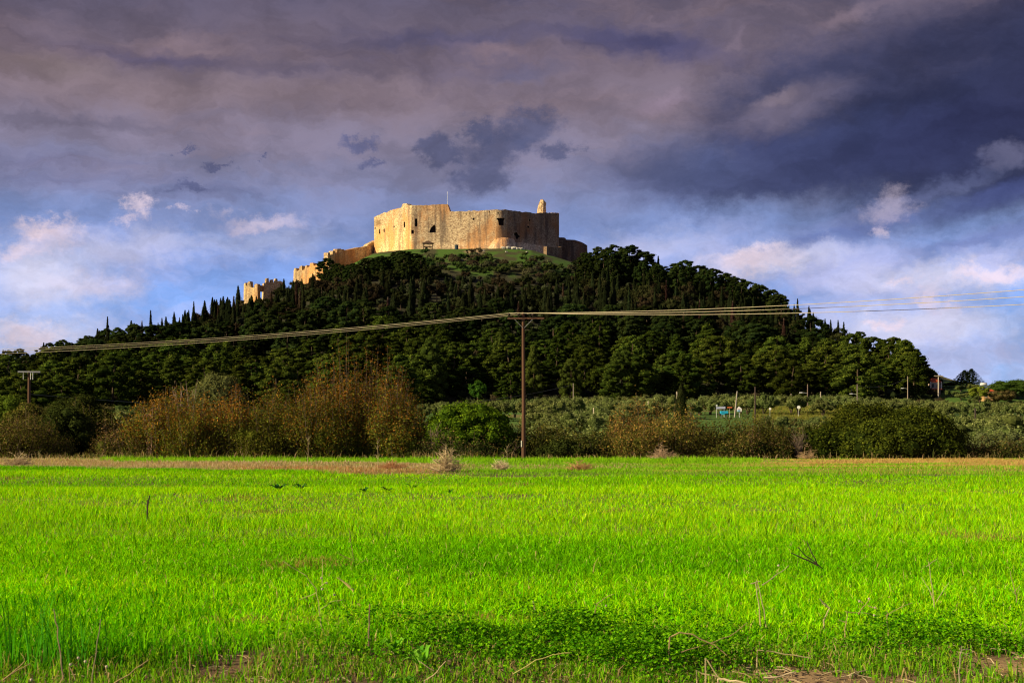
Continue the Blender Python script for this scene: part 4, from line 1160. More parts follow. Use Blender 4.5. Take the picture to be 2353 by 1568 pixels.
# bare leafless shrubs sticking out of the hedge
def bare_shrub(px, top_py, Y, wpx, label, n=16, col=(0.30, 0.21, 0.17)):
    x, y = world_xy(px, Y); z = gz(x, y); h = EYE + (HOR - top_py) / FPX * Y - z; w = wpx / FPX * Y
    mb = MB()
    for k in range(n):
        a = rng.uniform(0, 6.28); q = rng.uniform(.2, 1) * w / 2
        e = Vector((math.cos(a) * q, math.sin(a) * q, h * rng.uniform(.7, 1.0)))
        p = [Vector((0, 0, 0)), e * .4 + Vector((rng.normal() * .1, 0, h * .1)), e * .75 + Vector((rng.normal() * .12, 0, .1)), e]
        mb.tube(p, [.04, .028, .018, .008], 4, col, cap=False)
        for j in range(5):
            t = rng.uniform(.45, .95); s0 = Vector((0, 0, 0)).lerp(e, t); b = rng.uniform(0, 6.28)
            mb.tube([s0, s0 + Vector((math.cos(b) * .35, math.sin(b) * .35, rng.uniform(.2, .7)))], [.014, .006], 3, col, cap=False)
    props(mb.build('bare_shrub', M_twig, loc=(x, y, z)), label, 'shrub')
bare_shrub(425, 870, 106, 60, 'pale leafless shrub poking out of the brown thicket')
bare_shrub(345, 930, 101, 50, 'reddish bare branches on the left flank of the brown thicket', col=(0.34, 0.2, 0.15))
bare_shrub(1000, 975, 100, 70, 'bare grey twigs left of the vivid green bush', col=(0.22, 0.16, 0.12))
bare_shrub(1835, 995, 99.5, 60, 'bare dark twigs left of the big evergreen thicket', col=(0.14, 0.1, 0.08))

# dry plume-like weed clumps at the far field edge
def dry_clump(px, base_py, wpx, hpx, label, n, col, Y=None, name='dry_weed'):
    Y = Y or EYE * FPX / (base_py - HOR)
    x, y = world_xy(px, Y); w = wpx / FPX * Y; h = hpx / FPX * Y
    mb = MB()
    for k in range(int(n * .6)):
        a = rng.uniform(0, 6.28); q = rng.uniform(0, 1) ** .7 * w / 2; b = rng.uniform(0, 6.28); s = rng.uniform(0, .2) * w
        hh = h * rng.uniform(.15, 1.0) ** 1.3 * (1 - .6 * (2 * q / w)) * 1.15
        p0 = Vector((math.cos(b) * s, math.sin(b) * s, 0)); e = Vector((math.cos(a) * q, math.sin(a) * q, hh))
        c = np.array(col) * rng.uniform(.7, 1.25)
        mb.tube([p0, p0.lerp(e, .55) + Vector((rng.normal() * .05, 0, hh * .12)), e], [.009, .008, .003], 3, c, cap=False)
        for j in range(4):
            t = rng.uniform(.4, 1); s0 = p0.lerp(e, t); d = Vector((rng.normal() * .13, rng.normal() * .13, rng.uniform(.02, .16)))
            mb.tube([s0, s0 + d], [.010, .004], 3, c, cap=False)
    props(mb.build(name, M_twig, loc=(x, y, gz(x, y))), label, 'weed')
dry_clump(1025, 1088, 95, 62, 'large pale dry weed clump at the crop edge left of the utility pole', 230, (0.56, 0.42, 0.25))
dry_clump(1150, 1085, 45, 36, 'small dry weed clump just left of the pole foot', 90, (0.58, 0.44, 0.3))
dry_clump(1520, 1058, 70, 42, 'dry straw clump at the hedge foot right of the pole', 160, (0.5, 0.34, 0.22), Y=94)
dry_clump(1330, 1085, 80, 26, 'thin reddish weed patch right of the pole', 120, (0.42, 0.24, 0.1))
dry_clump(1855, 1056, 60, 34, 'dry straw clump left of the big evergreen thicket', 90, (0.42, 0.28, 0.16), Y=95)
dry_clump(2135, 0, 70, 38, 'golden dry reed clump in the grove behind the big thicket', 170, (0.62, 0.42, 0.14), Y=200)
dry_clump(900, 1075, 90, 22, 'low rusty weed patch in front of the tallest bush', 160, (0.46, 0.22, 0.1))
dry_clump(40, 1070, 90, 34, 'tan weed clump at the left end of the dry strip', 160, (0.55, 0.42, 0.26))
for (px, py, h) in ((705, 1082, 78), (868, 1078, 70), (88, 1078, 40), (1163, 1078, 60)):
    Y = EYE * FPX / (py - HOR); x, y = world_xy(px, Y); H = h / FPX * Y
    mb = MB(); e = Vector((rng.normal() * .08, 0, H)); mb.tube([(0, 0, 0), e * .5 + Vector((.03, 0, 0)), e], [.014, .01, .004], 4, (0.45, 0.33, 0.2))
    for j in range(7):
        t = rng.uniform(.2, .95); b = rng.choice([-1, 1]); mb.tube([e * t, e * t + Vector((b * .12, rng.normal() * .1, .2))], [.007, .003], 3, (0.45, 0.36, 0.2), cap=False)
    props(mb.build('dry_stalk', M_twig, loc=(x, y, gz(x, y))), {705: 'tall thin branching dry stalk before the thicket middle', 868: 'tall thin dry stalk before the tallest bush', 88: 'short dry stalk at the far left strip', 1163: 'thin dry stalk just left of the utility pole'}[px], 'stalk')

# lone cypress standing in the grove
spot_tree(single('cypress_tree', cypress_crown(9, 1.25, [(0.020, 0.026, 0.008), (0.034, 0.040, 0.012), (0.055, 0.060, 0.018)], n=2600, leaf=.13, ragged=.3).data('cypress_tree', M_leaf)), 1564, 0, 882, 215, 9, 1.0,
          'lone cypress standing in the olive grove behind the orange bush', 'cypress', rz=1.0)

# trees around the houses on the right
CED = [(0.016, 0.024, 0.012), (0.026, 0.036, 0.016), (0.036, 0.046, 0.02)]
def cedar():
    mb = MB()
    H, Rr = 10.5, 4.4
    for hd, (ox, sc) in enumerate(((-.9, .92), (1.2, 1.0))):
        for k in range(95):
            t = (k + .5) / 95; a = k * 2.39996
            L_ = Rr * .95 * (1 - t) ** 1.05 + .12
            z = H * sc * (.12 + .86 * t)
            for j in range(3):
                f = (j + 1) / 3
                clump(mb, (ox * min(1, .3 + t) + math.cos(a) * L_ * f, math.sin(a) * L_ * f, z + .10 * L_ * f), (.50 - .36 * t), .38, 16, .26, .35, CED, .7)
    return mb
ced = two_part('cedar_tree', cedar().data('crown', M_cyp), trunk_tube(10, .3, .05, .1).data('trunk', M_bark))
spot_tree(ced, 2222, 0, 846, 425, 10.5, 1.15, 'dark layered cedar with two tips against the sky at right', 'cedar tree', rz=.3)
for (px, top, i, lab) in ((2192, 893, 3, 'dark rounded tree between the short dark pole and the cedar'), (2168, 903, 3, 'brownish low tree under the red-roofed house'), (2236, 892, 0, 'dark tree on the right flank of the cedar'), (2185, 878, 0, 'dark bushy tree left of the cedar'), (2172, 892, 2, 'low dark tree beside the red-roofed house'), (2205, 890, 1, 'dark tree at the foot of the cedar')):
    spot_tree(broad[i], px, 0, top, 418, 7.5, .75, lab, 'tree')
ump = two_part('umbrella_pine', olive_crown(8, 4.6, 70, 130, 0.17, [(0.03, 0.055, 0.010), (0.05, 0.085, 0.014), (0.08, 0.12, 0.02)]).data('crown', M_leaf), trunk_tube(6.5, .3, .15, .2, 5, 2.5).data('trunk', M_bark))
spot_tree(ump, 2328, 0, 872, 400, 8, 1.45, 'dense domed umbrella pine at the right edge of the skyline', 'umbrella pine')
upl = two_part('umbrella_pine', pine_crown(7, 3.4, 'umbrella', [(0.10, 0.13, 0.015), (0.15, 0.18, 0.02), (0.18, 0.2, 0.03)], nc=34).data('crown', M_leaf), trunk_tube(5.5, .2, .1, .2, 5, 2.2).data('trunk', M_bark))
spot_tree(upl, 2250, 0, 885, 386, 7, .9, 'yellowish green spreading pine right of the cedar', 'pine tree')
brt = single('deciduous_tree', olive_crown(7.5, 3.6, 30, 80, .2, [(0.08, 0.06, 0.025), (0.11, 0.085, 0.035), (0.13, 0.10, 0.03)]).data('deciduous_tree', M_leaf))
spot_tree(brt, 2302, 0, 893, 384, 7.5, 1.0, 'brownish tree in front of the umbrella pine', 'tree')

# ------------------------------------------------------------------ fortress
fort = empty('fortress', tuple(at(1075, 575, 640)))
FO = np.array(fort.location)
def segpts(p, q, n): return [tuple(np.array(p) + (np.array(q) - np.array(p)) * i / n) for i in range(n)]
def PXY(px, Y): return np.array(((px - 1176) / FPX * Y, Y))
A_, B_, B2, M1, C1, C2, D_, E_, F_ = (PXY(859, 668), PXY(945, 640), PXY(1028, 637.5), PXY(1105, 633.5), PXY(1140, 632), PXY(1163, 634), PXY(1284, 661), PXY(1262, 705), PXY(890, 712))
ctrl = [A_, B_, B2, M1, C1, None, C2, D_, E_, F_]
# rounded south corner between C1 and C2
cc_mid = (C1 + C2) / 2 + np.array((0.9, -1.3))
outl = []
seq = [(A_, B_), (B_, B2), (B2, M1), (M1, C1)]
for p, q in seq:
    n = max(2, int(np.linalg.norm(q - p) / 1.1)); outl += [p + (q - p) * i / n for i in range(n)]
for i in range(6):
    t = i / 6; outl.append((1 - t) ** 2 * C1 + 2 * t * (1 - t) * cc_mid + t * t * C2)
for p, q in ((C2, D_), (D_, E_), (E_, F_), (F_, A_)):
    n = max(2, int(np.linalg.norm(q - p) / 1.1)); outl += [p + (q - p) * i / n for i in range(n)]
outl = np.array(outl)
TOPT = [(859, 499), (866, 496), (880, 490), (892, 486), (893, 484), (905, 481), (912, 479), (924, 475), (925, 468), (935, 467), (936, 471.5), (960, 471.5), (1000, 470), (1028.2, 469.5), (1028.4, 486), (1060, 485), (1100, 483.5), (1150, 481), (1163, 481.5), (1185, 484.5), (1205, 487), (1222, 489), (1232, 491), (1240, 488), (1262, 488.5), (1284, 489.5)]
def top_z(p):
    px = p[0] / p[1] * FPX + 1176
    py = np.interp(px, [a for a, _ in TOPT], [b for _, b in TOPT])
    return EYE + (HOR - py) / FPX * p[1]
def fortress_wall():
    mb = MB()
    n = len(outl)
    tang = np.roll(outl, -1, 0) - np.roll(outl, 1, 0); tang /= np.linalg.norm(tang, axis=1, keepdims=True)
    nor = np.stack([tang[:, 1], -tang[:, 0]], 1)
    cen = outl.mean(0)
    if ((outl - cen) * nor).sum() < 0: nor = -nor
    z0 = 78.0
    rows = 20
    frontmask = outl[:, 1] < 690
    tz = np.array([top_z(p) if f else 104.0 for p, f in zip(outl, frontmask)])
    tz = tz + rng.normal(size=n) * 0.12
    # sharp step at the flagpole stays where it is
    V = []; Cc = []
    inner = outl - nor * 2.6
    px = outl[:, 0] / outl[:, 1] * FPX + 1176
    for r in range(rows + 1):
        t = r / rows
        z = z0 + (tz - z0) * t
        jit = vnoise(np.arange(n) * 1.0, z * 1.0, 3.1, 77) * .12 * (0 < r)
        P = outl + nor * jit[:, None]
        V.append(np.stack([P[:, 0], P[:, 1], z], 1))
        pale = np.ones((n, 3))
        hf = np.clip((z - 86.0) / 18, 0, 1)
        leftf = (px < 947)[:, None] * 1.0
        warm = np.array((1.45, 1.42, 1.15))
        pale = pale * (1 + leftf * (warm - 1) * np.clip(1.25 - hf[:, None], 0, 1))  # sunlight on the left face put into the colour, over its paler stone
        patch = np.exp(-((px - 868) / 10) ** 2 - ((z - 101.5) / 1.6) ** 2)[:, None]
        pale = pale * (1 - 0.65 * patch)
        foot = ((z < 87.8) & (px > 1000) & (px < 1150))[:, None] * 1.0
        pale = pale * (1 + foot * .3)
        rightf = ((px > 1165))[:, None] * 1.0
        pale = pale * (1 - rightf * np.array((.42, .48, .46)) * np.clip(hf[:, None] * 3, 0, 1))  # shade of the right face put into the colour, over its staining
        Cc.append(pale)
    V.append(np.stack([inner[:, 0], inner[:, 1], tz - .1], 1)); Cc.append(np.ones((n, 3)))
    V.append(np.stack([inner[:, 0], inner[:, 1], np.full(n, z0)], 1)); Cc.append(np.ones((n, 3)))
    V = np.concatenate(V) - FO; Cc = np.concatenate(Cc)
    F = []
    R_ = rows + 3
    for r in range(R_):
        r2 = (r + 1) % R_
        for i in range(n):
            j = (i + 1) % n
            F.append((r * n + i, r * n + j, r2 * n + j, r2 * n + i))
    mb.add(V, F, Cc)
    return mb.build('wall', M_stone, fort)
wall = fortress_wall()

def cutter(poly, Y0, Y1, shrink=1.0):
    """prism from a polygon of picture points, between two distances"""
    mb = MB()
    n = len(poly)
    cx = sum(p[0] for p in poly) / n; cy = sum(p[1] for p in poly) / n
    Ym = (Y0 + Y1) / 2
    V = []
    for Yd in (Y0, Y1):
        for (a, b) in poly:
            w = at(cx + (a - cx) * shrink, cy + (b - cy) * shrink, Ym); V.append((w.x - FO[0] + (cx - 1176) / FPX * (Yd - Ym), Yd - FO[1], w.z - FO[2]))
    F = [(i, (i + 1) % n, n + (i + 1) % n, n + i) for i in range(n)]
    mb.add(V, F); base = mb.n
    mb.B.append((np.array([list(range(n))[::-1]], np.int32), 0)); mb.B.append((np.array([list(range(n, 2 * n))], np.int32), 0))
    return mb
def rect(x0, y0, x1, y1): return [(x0, y0), (x1, y0), (x1, y1), (x0, y1)]
# openings: polygon in picture points, wall distance there
def wall_Y(px):
    for p, q in ((A_, B_), (B_, B2), (B2, M1), (M1, C1), (C1, C2), (C2, D_)):
        a = p[0] / p[1] * FPX + 1176; b = q[0] / q[1] * FPX + 1176
        if a <= px <= b:
            t = (px - a) / (b - a); return p[1] + (q[1] - p[1]) * t
    return 640
OPEN = [('window', rect(953, 502.5, 958.8, 520.5)), ('window', rect(944.5, 528.5, 950.5, 537)), ('broken_window', [(987, 530), (989, 524), (994, 519), (998, 516.5), (1000.5, 520), (1001, 534.5), (986, 534.8)]),
        ('window', [(927.4, 511), (929, 509.5), (930.4, 511), (930.4, 523), (927.4, 523)]), ('window', [(871, 527), (873, 525.5), (873.5, 536), (872, 538), (870.5, 536)]),
        ('window', rect(881, 526, 883.4, 534)), ('small_window', rect(904.5, 519.5, 907, 522)), ('small_window', rect(860.6, 523, 862.8, 526.5)),
        ('broken_window', [(1139, 502), (1159.5, 501), (1157, 507), (1156.5, 518.5), (1145.8, 518.5), (1144, 507.5)]), ('small_window', rect(1142.5, 488.5, 1145.5, 492)),
        ('small_window', [(1085, 502.5), (1087.5, 500.5), (1090.5, 503), (1089.5, 506), (1086, 506)]), ('small_window', rect(1070, 491, 1072, 494)), ('small_window', rect(1078, 489, 1080, 492)),
        ('small_window', rect(1123, 486, 1125, 489)), ('broken_window', [(1181, 536), (1187, 533.5), (1190, 539), (1195, 543), (1191, 545), (1190, 549), (1185, 550), (1184, 543), (1180, 540)]),
        ('small_window', rect(1211, 519, 1215.5, 524)), ('small_window', rect(1215, 503, 1217.5, 509))]
cut = MB()
for nm, poly in OPEN:
    cx = sum(p[0] for p in poly) / len(poly); yw = wall_Y(cx)
    mbk = cutter(poly, yw - 3.5, yw + 4.5)
    b0 = cut.n
    for v, c in zip(mbk.V, mbk.C): cut.V.append(v); cut.C.append(c)
    cut.n += mbk.n
    for F0, m0 in mbk.B: cut.B.append((F0 + b0, m0))
cobj = cut.build('cut', M_stone, fort)
mod = wall.modifiers.new('b', 'BOOLEAN'); mod.operation = 'DIFFERENCE'; mod.object = cobj; mod.solver = 'EXACT'; mod.use_self = False
bpy.context.view_layer.update()
dg = bpy.context.evaluated_depsgraph_get()
nm_ = bpy.data.meshes.new_from_object(wall.evaluated_get(dg))
wall.modifiers.clear()
if len(nm_.polygons) > 500:
    wall.data = nm_
bpy.data.objects.remove(cobj)
for nm, poly in OPEN:      # near-black slabs in the openings, shade painted in place of rooms
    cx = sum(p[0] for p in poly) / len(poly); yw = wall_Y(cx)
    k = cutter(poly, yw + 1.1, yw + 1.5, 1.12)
    k.build(nm, M_shade, fort)

def stone_solid(name, pts_front, Y, depth, parent, origin, mat=M_stone, col=(1, 1, 1), Yend=None, rag=0.0):
    """masonry whose outline is given by picture points; Y may change linearly from first to last px"""
    mb = MB(); n = len(pts_front)
    xs0 = min(p[0] for p in pts_front); xs1 = max(p[0] for p in pts_front)
    Ye = Y if Yend is None else Yend
    V = []
    fr = []
    for (a, b) in pts_front:
        Yd = Y + (Ye - Y) * (a - xs0) / max(xs1 - xs0, 1e-6)
        w = at(a, b, Yd); fr.append(np.array((w.x, w.y, w.z)) + rng.normal(size=3) * rag)
    fr = np.array(fr)
    d = np.array((at(xs1, 0, Ye) - at(xs0, 0, Y)).to_2d()); d /= np.linalg.norm(d); nr = np.array((-d[1], d[0]))
    if nr[1] < 0: nr = -nr
    bk = fr + np.array((nr[0], nr[1], 0)) * depth
    V = np.concatenate([fr, bk]) - np.array(origin)
    F = [(i, (i + 1) % n, n + (i + 1) % n, n + i) for i in range(n)]
    mb.add(V, F, col)
    mb.B.append((np.array([list(range(n))[::-1]], np.int32), 0)); mb.B.append((np.array([list(range(n, 2 * n))], np.int32), 0))
    return mb.build(name, mat, parent)

def ragged(x0, y0, x1, y1, n, amp, merlons=0.0):
    out = []
    for i in range(n + 1):
        t = i / n; m_ = merlons if (merlons and (i // 2) % 2 == 0) else 0
        out.append((x0 + (x1 - x0) * t, y0 + (y1 - y0) * t - m_ + rng.uniform(-amp, amp)))
    return out
# round battered base at the south corner
def batter():
    mb = MB()
    c = PXY(1150, 638) ; zb = 82.0
    V = []; ns = 28; lv = [(zb, 8.6), (86.0, 7.4), (88.6, 6.5), (89.6, 6.1), (90.1, 5.6)]
    for (z, r) in lv:
        for k in range(ns + 1):
            a = math.pi * (1.02 + 0.98 * k / ns)
            rr = r * (1 + .03 * math.sin(k * 2.7) + rng.normal() * .008)
            V.append((c[0] + math.cos(a) * rr - FO[0], c[1] + math.sin(a) * rr - FO[1], z - FO[2]))
    w = ns + 1
    F = [(i * w + k, i * w + k + 1, (i + 1) * w + k + 1, (i + 1) * w + k) for i in range(len(lv) - 1) for k in range(ns)]
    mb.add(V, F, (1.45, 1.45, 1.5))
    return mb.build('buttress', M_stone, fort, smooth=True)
batter()
# low pale footing along the shaded side
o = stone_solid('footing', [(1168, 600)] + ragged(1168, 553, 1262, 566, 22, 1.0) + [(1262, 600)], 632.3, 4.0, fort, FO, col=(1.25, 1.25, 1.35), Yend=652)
# broken tower stump on the roof
def stump():
    mb = MB(); lv = [(488 + 8, 10.5, 0), (481, 10.0, .6), (474, 9.2, 1.4), (467, 8.4, 2.0), (462, 6.2, 2.2), (458, 2.6, 1.4)]
    cY = 672; V = []; ns = 10
    for (py, rpx, dx) in lv:
        for k in range(ns):
            a = 2 * math.pi * k / ns; rr = rpx / FPX * cY * (1 + rng.normal() * .09)
            b = at(1243.5 + dx, py, cY); V.append((b.x + math.cos(a) * rr - FO[0], b.y + math.sin(a) * rr - FO[1], b.z - FO[2] + rng.normal() * .12))
    F = [(i * ns + k, i * ns + (k + 1) % ns, (i + 1) * ns + (k + 1) % ns, (i + 1) * ns + k) for i in range(len(lv) - 1) for k in range(ns)]
    mb.add(V, F, (1.2, 1.15, 1.05)); mb.B.append((np.array([[(len(lv) - 1) * ns + k for k in range(ns)]], np.int32), 0))
    mb.build('tower_stump', M_stone, fort)
stump()
props(fort, 'large stone hilltop fortress with a sunlit left face and broken windows', 'fortress')

def ruin(name, label, pts, Y, depth, Yend=None, cuts=(), col=(1.15, 1.12, 1.0)):
    org = at(pts[0][0], pts[0][1], Y)
    r = empty(name, tuple(org)); 
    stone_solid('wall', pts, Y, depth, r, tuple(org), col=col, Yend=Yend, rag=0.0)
    for (poly) in cuts:
        Ye = Y if Yend is None else Yend
        px0 = min(p[0] for p in pts); px1 = max(p[0] for p in pts); cx = sum(p[0] for p in poly) / len(poly)
        Yd = Y + (Ye - Y) * (cx - px0) / (px1 - px0)
        mb = MB(); V = []
        n = len(poly)
        for off in (-.06, .5):
            for (a, b) in poly: w = at(a, b, Yd + off); V.append((w.x - org.x, w.y - org.y, w.z - org.z))
        mb.add(V, [(i, (i + 1) % n, n + (i + 1) % n, n + i) for i in range(n)]); mb.B.append((np.array([list(range(n))[::-1]], np.int32), 0))
        mb.build('loophole_shade_slab', M_shade, r)  # dark slab on the wall face, painting the shade of the opening
    props(r, label, 'ruined wall', 'ruined outer walls')
# curtain walls stepping down to the left
ruin('curtain_wall', 'ruined curtain wall climbing to the left corner of the fortress',
     [(752, 640), (753, 580), (758, 580), (758.5, 586), (764, 584), (764.5, 576), (770, 576), (770.5, 581), (774, 580), (775, 571.5), (783, 571), (784, 577), (784, 572.5), (790, 572.5), (791, 574.5), (798, 574), (808, 572), (825, 568), (836, 567), (843, 565), (846, 561), (852, 558), (858, 555), (864, 552), (864, 640)], 636, 2.2, Yend=672)
ruin('curtain_wall', 'sunlit ruined wall with three crenels below the climbing curtain wall',
     [(673, 665), (674.5, 622), (676, 616), (680, 615.5), (682, 623), (686, 621), (688, 612), (693, 610), (694, 621), (699, 619), (702, 610), (705, 609), (706, 614), (711, 612), (712, 604), (719, 603.5), (720.5, 611), (727, 608), (740, 602), (748, 600), (755, 592), (757, 665)], 632, 2.2, Yend=618,
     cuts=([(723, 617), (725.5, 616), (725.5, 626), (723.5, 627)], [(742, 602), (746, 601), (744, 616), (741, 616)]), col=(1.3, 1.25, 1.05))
ruin('ruined_tower', 'lowest sunlit ruined tower with jagged top at the left',
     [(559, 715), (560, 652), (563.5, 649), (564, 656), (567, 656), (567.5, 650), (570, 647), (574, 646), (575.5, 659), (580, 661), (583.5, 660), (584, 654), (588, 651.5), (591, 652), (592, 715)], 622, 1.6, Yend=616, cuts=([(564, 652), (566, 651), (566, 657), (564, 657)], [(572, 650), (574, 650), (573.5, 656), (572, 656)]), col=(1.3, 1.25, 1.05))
ruin('ruined_wall', 'stepped ruined wall between the lowest tower and the small cypress',
     [(604, 690), (606, 650), (611, 649), (612, 639), (617, 638.5), (618, 648), (622, 648), (622.5, 642), (627, 641.5), (628, 648.5), (632, 648), (632.5, 639.5), (637, 640), (638, 645.5), (644, 645), (650, 648), (652, 690)], 640, 2.5, Yend=644)
ruin('ruined_wall', 'thin broken wall joining the lowest tower to the stepped ruin',
     [(590, 670), (591, 655), (600, 655.5), (607, 656), (607, 670)], 626, 1.2, Yend=636, col=(.6, .6, .6))
ruin('curtain_wall', 'shaded outer wall sloping down right of the fortress',
     [(1283, 620), (1283, 545), (1296, 545.5), (1298, 550), (1320, 551), (1336, 556), (1346, 562), (1347, 620)], 672, 2.5, Yend=668, col=(.48, .45, .48))  # shade of this wall is put into its dark stone colour
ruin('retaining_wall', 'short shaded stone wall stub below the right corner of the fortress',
     [(1255, 612), (1256, 566), (1262, 567), (1284, 568), (1290, 566), (1291, 612)], 627, 2.0, Yend=634, col=(.42, .39, .40))  # stone colour lowered to paint the stub as shaded
# mast on the roof
mb = MB(); p = at(1027.6, 487, 645); mb.tube([(0, 0, -1.5), (0, 0, (487 - 442) / FPX * 645)], [.09, .05], 6, (.5, .5, .5)); mb.tube([(0, 0, (487 - 442) / FPX * 645), (0, 0, (487 - 440.6) / FPX * 645)], [.1, .1], 6)
props(mb.build('flagpole', M_metal, loc=p), 'thin bare flagpole at the roof step of the fortress', 'flagpole')
# wooden kiosk and bin in front of the wall
p = at(983, 567, 628); x, y = p.x, p.y; z = gz(x, y) - .1
k = empty('kiosk', (x, y, z)); m_ = MB()
m_.add([(-2.5, -1.6, 2.5), (2.5, -1.6, 2.5), (2.5, 1.6, 2.5), (-2.5, 1.6, 2.5), (-.3, 0, 3.7), (.3, 0, 3.7)], [(0, 1, 5, 4), (2, 3, 4, 5)], (0.09, .05, .035)); m_.add([(-2.5, -1.6, 2.5), (-2.5, 1.6, 2.5), (-.3, 0, 3.7), (2.5, -1.6, 2.5), (2.5, 1.6, 2.5), (.3, 0, 3.7)], [(1, 0, 2), (3, 4, 5)], (0.09, .05, .035))
m_.box((0, 0, 2.46), (4.9, 3.1, .12), (0.09, .05, .035)); m_.build('roof', M_twig, k)
for sx in (-1, 1):
    for sy in (-1, 1):
        q = MB(); q.box((sx * 1.9, sy * 1.1, 1.1), (.22, .22, 2.6), (.12, .08, .05)); q.build('post', M_twig, k)
q = MB(); q.box((0, 0, .95), (3.6, 2.0, .15), (.10, .06, .04)); q.box((-.7, .2, .5), (1.1, .8, .9), (.08, .05, .035)); q.build('counter', M_twig, k)
props(k, 'small open wooden kiosk with pitched roof at the fortress wall', 'kiosk')
p = at(1048.5, 567, 627); b = MB(); b.tube([(0, 0, 0), (0, 0, 1.9)], [.75, .9], 10, (.03, .05, .07)); b.tube([(0, 0, 1.9), (0, 0, 2.05)], [.98, .9], 10, (.04, .06, .08))
props(b.build('waste_bin', M_paint, loc=(p.x, p.y, gz(p.x, p.y) - .2)), 'dark blue bin standing on the grass before the fortress wall', 'bin')

# ------------------------------------------------------------------ poles and lines
PY = 95.0
bx, by = world_xy(1202.5, PY)
ztop = at(0, 717, PY).z
pole = empty('utility_pole', (bx, by, gz(bx, by)))
zb = pole.location.z
m_ = MB(); m_.tube([(0, 0, -.5), (0.01, 0, 4), (-.03, 0, ztop - zb)], [.145, .125, .09], 12, (.1, .05, .03)); m_.build('shaft', M_polewood, pole, smooth=True)
arm = MB(); arm.box((0.15, -.14, ztop - zb - .42), (2.45, .10, .12), (.1, .05, .03), rz=.0); arm.build('crossarm', M_polewood, pole)
for sx in (-1, 1):
    q = MB(); q.tube([(sx * .62, -.16, ztop - zb - .46), (sx * .05, -.15, ztop - zb - 1.05)], .016, 5); q.build('brace', M_metal, pole)
ins_z = ztop - zb - .10
for k_, xx in enumerate((-.98, -.33, .62)):
    q = MB(); q.tube([(xx, -.14, ins_z - .26), (xx, -.14, ins_z - .16), (xx, -.14, ins_z - .14), (xx, -.14, ins_z - .03), (xx, -.14, ins_z + .02)], [.02, .02, .08, .095, .05], 10, (.03, .018, .015)); q.build('insulator', M_paint, pole, smooth=True)
q = MB(); q.box((-.14, -.10, 1.05), (.07, .10, .42), (.75, .72, .65)); q.build('number_plate', M_paint, pole)
props(pole, 'tall brown wooden utility pole with crossarm standing at the field edge', 'utility pole')

def wire(name, P0, P1, sag, r, label, cat='power line', group=None, n=36, mat=M_wire):
    P0, P1 = Vector(P0), Vector(P1)
    mb = MB(); pts = []
    for i in range(n + 1):
        t = i / n; p = P0.lerp(P1, t); p.z -= 4 * sag * t * (1 - t); pts.append(p - P0)
    mb.tube(pts, r, 6, (.6, .5, .4), cap=False)
    return props(mb.build(name, mat, loc=P0, smooth=True), label, cat, group)
EL = Vector((-84, 128, 0)); ER = Vector((48.5, 58.6, 0))
for k_, xx in enumerate((-.98, -.33, .62)):
    P0 = Vector((bx + xx, by - .14, zb + ins_z + .03))
    offs = (0.55, 0.0, -0.62)[k_]
    P1 = Vector((EL.x - xx * .4, EL.y + xx * .6, 9.1 + (.28, .1, -.12)[k_]))
    wire('power_line', P0, P1, 1.30 + .05 * k_, .012, f'{("upper", "middle", "lower")[k_]} pale wire running left from the utility pole', group=None)
    P1 = Vector((ER.x + xx * .2, ER.y + xx * .5, 9.85 + offs * 1.05))
    wire('power_line', P0, P1, 0.95, .018, f'{("upper", "middle", "lower")[k_]} pale wire running right from the utility pole', group=None)

# timber pole with a white crossarm at the far left
x, y = world_xy(67, 150); z = gz(x, y)
tp = empty('utility_pole', (x, y, z)); zt = at(67, 851, 150).z - z
m_ = MB(); m_.tube([(0, 0, -.5), (0, 0, zt)], [.2, .14], 10, (.1, .05, .03)); m_.build('shaft', M_polewood, tp, smooth=True)
q = MB(); q.box((0.05, -.2, zt - .13), (2.25, .14, .16), (.55, .53, .5), rz=.25); q.build('crossarm', M_paint, tp)
for xx in (-.55, .22, .46):
    q = MB(); q.tube([(xx, -.2, zt - .22), (xx, -.2, zt - .95)], .028, 6, (.8, .8, .8)); q.build('insulator', M_paint, tp)
props(tp, 'brown timber pole with a white crossarm behind the hedge at the far left', 'utility pole')

# thin poles in and beyond the grove: px, top, bottom row, distance, lamp
TH = [(1317, 880, 340, 0, 'thin pole at the foot of the wood right of the tall pole', (.30, .24, .2)), (1363.5, 936, 205, 0, 'short pale post in the near grove', (.6, .5, .36)), (1489, 921, 230, 0, 'pale post above the light orange bush', (.6, .5, .36)),
      (1555, 899, 240, 0, 'pale pole touching the lone cypress', (.5, .42, .34)), (1690, 898, 250, 0, 'slightly leaning pole between the signs', (.4, .34, .3)), (1734.5, 888, 240, 0, 'dark tall pole right of the white gabled sign', (.09, .06, .05)),
      (1817, 904, 300, 0, 'pale pole left of the round white disc', (.42, .34, .28)), (1855, 882, 300, 1, 'lamp pole beside the open mound', (.22, .15, .12)), (1885, 899, 310, 0, 'short thin pole right of the open mound', (.4, .33, .28)),
      (1955, 886, 390, 0, 'stubby pole end above the olive trees', (.4, .33, .28)), (1969, 882, 330, 1, 'lamp pole above the small green clearing', (.25, .2, .18)), (2085, 864, 370, 1, 'lamp pole against the dark end of the wood', (.3, .23, .18)),
      (2240, 937, 165, 0, 'thick dark pole in the right olive trees', (.07, .05, .045))]
tops = {}
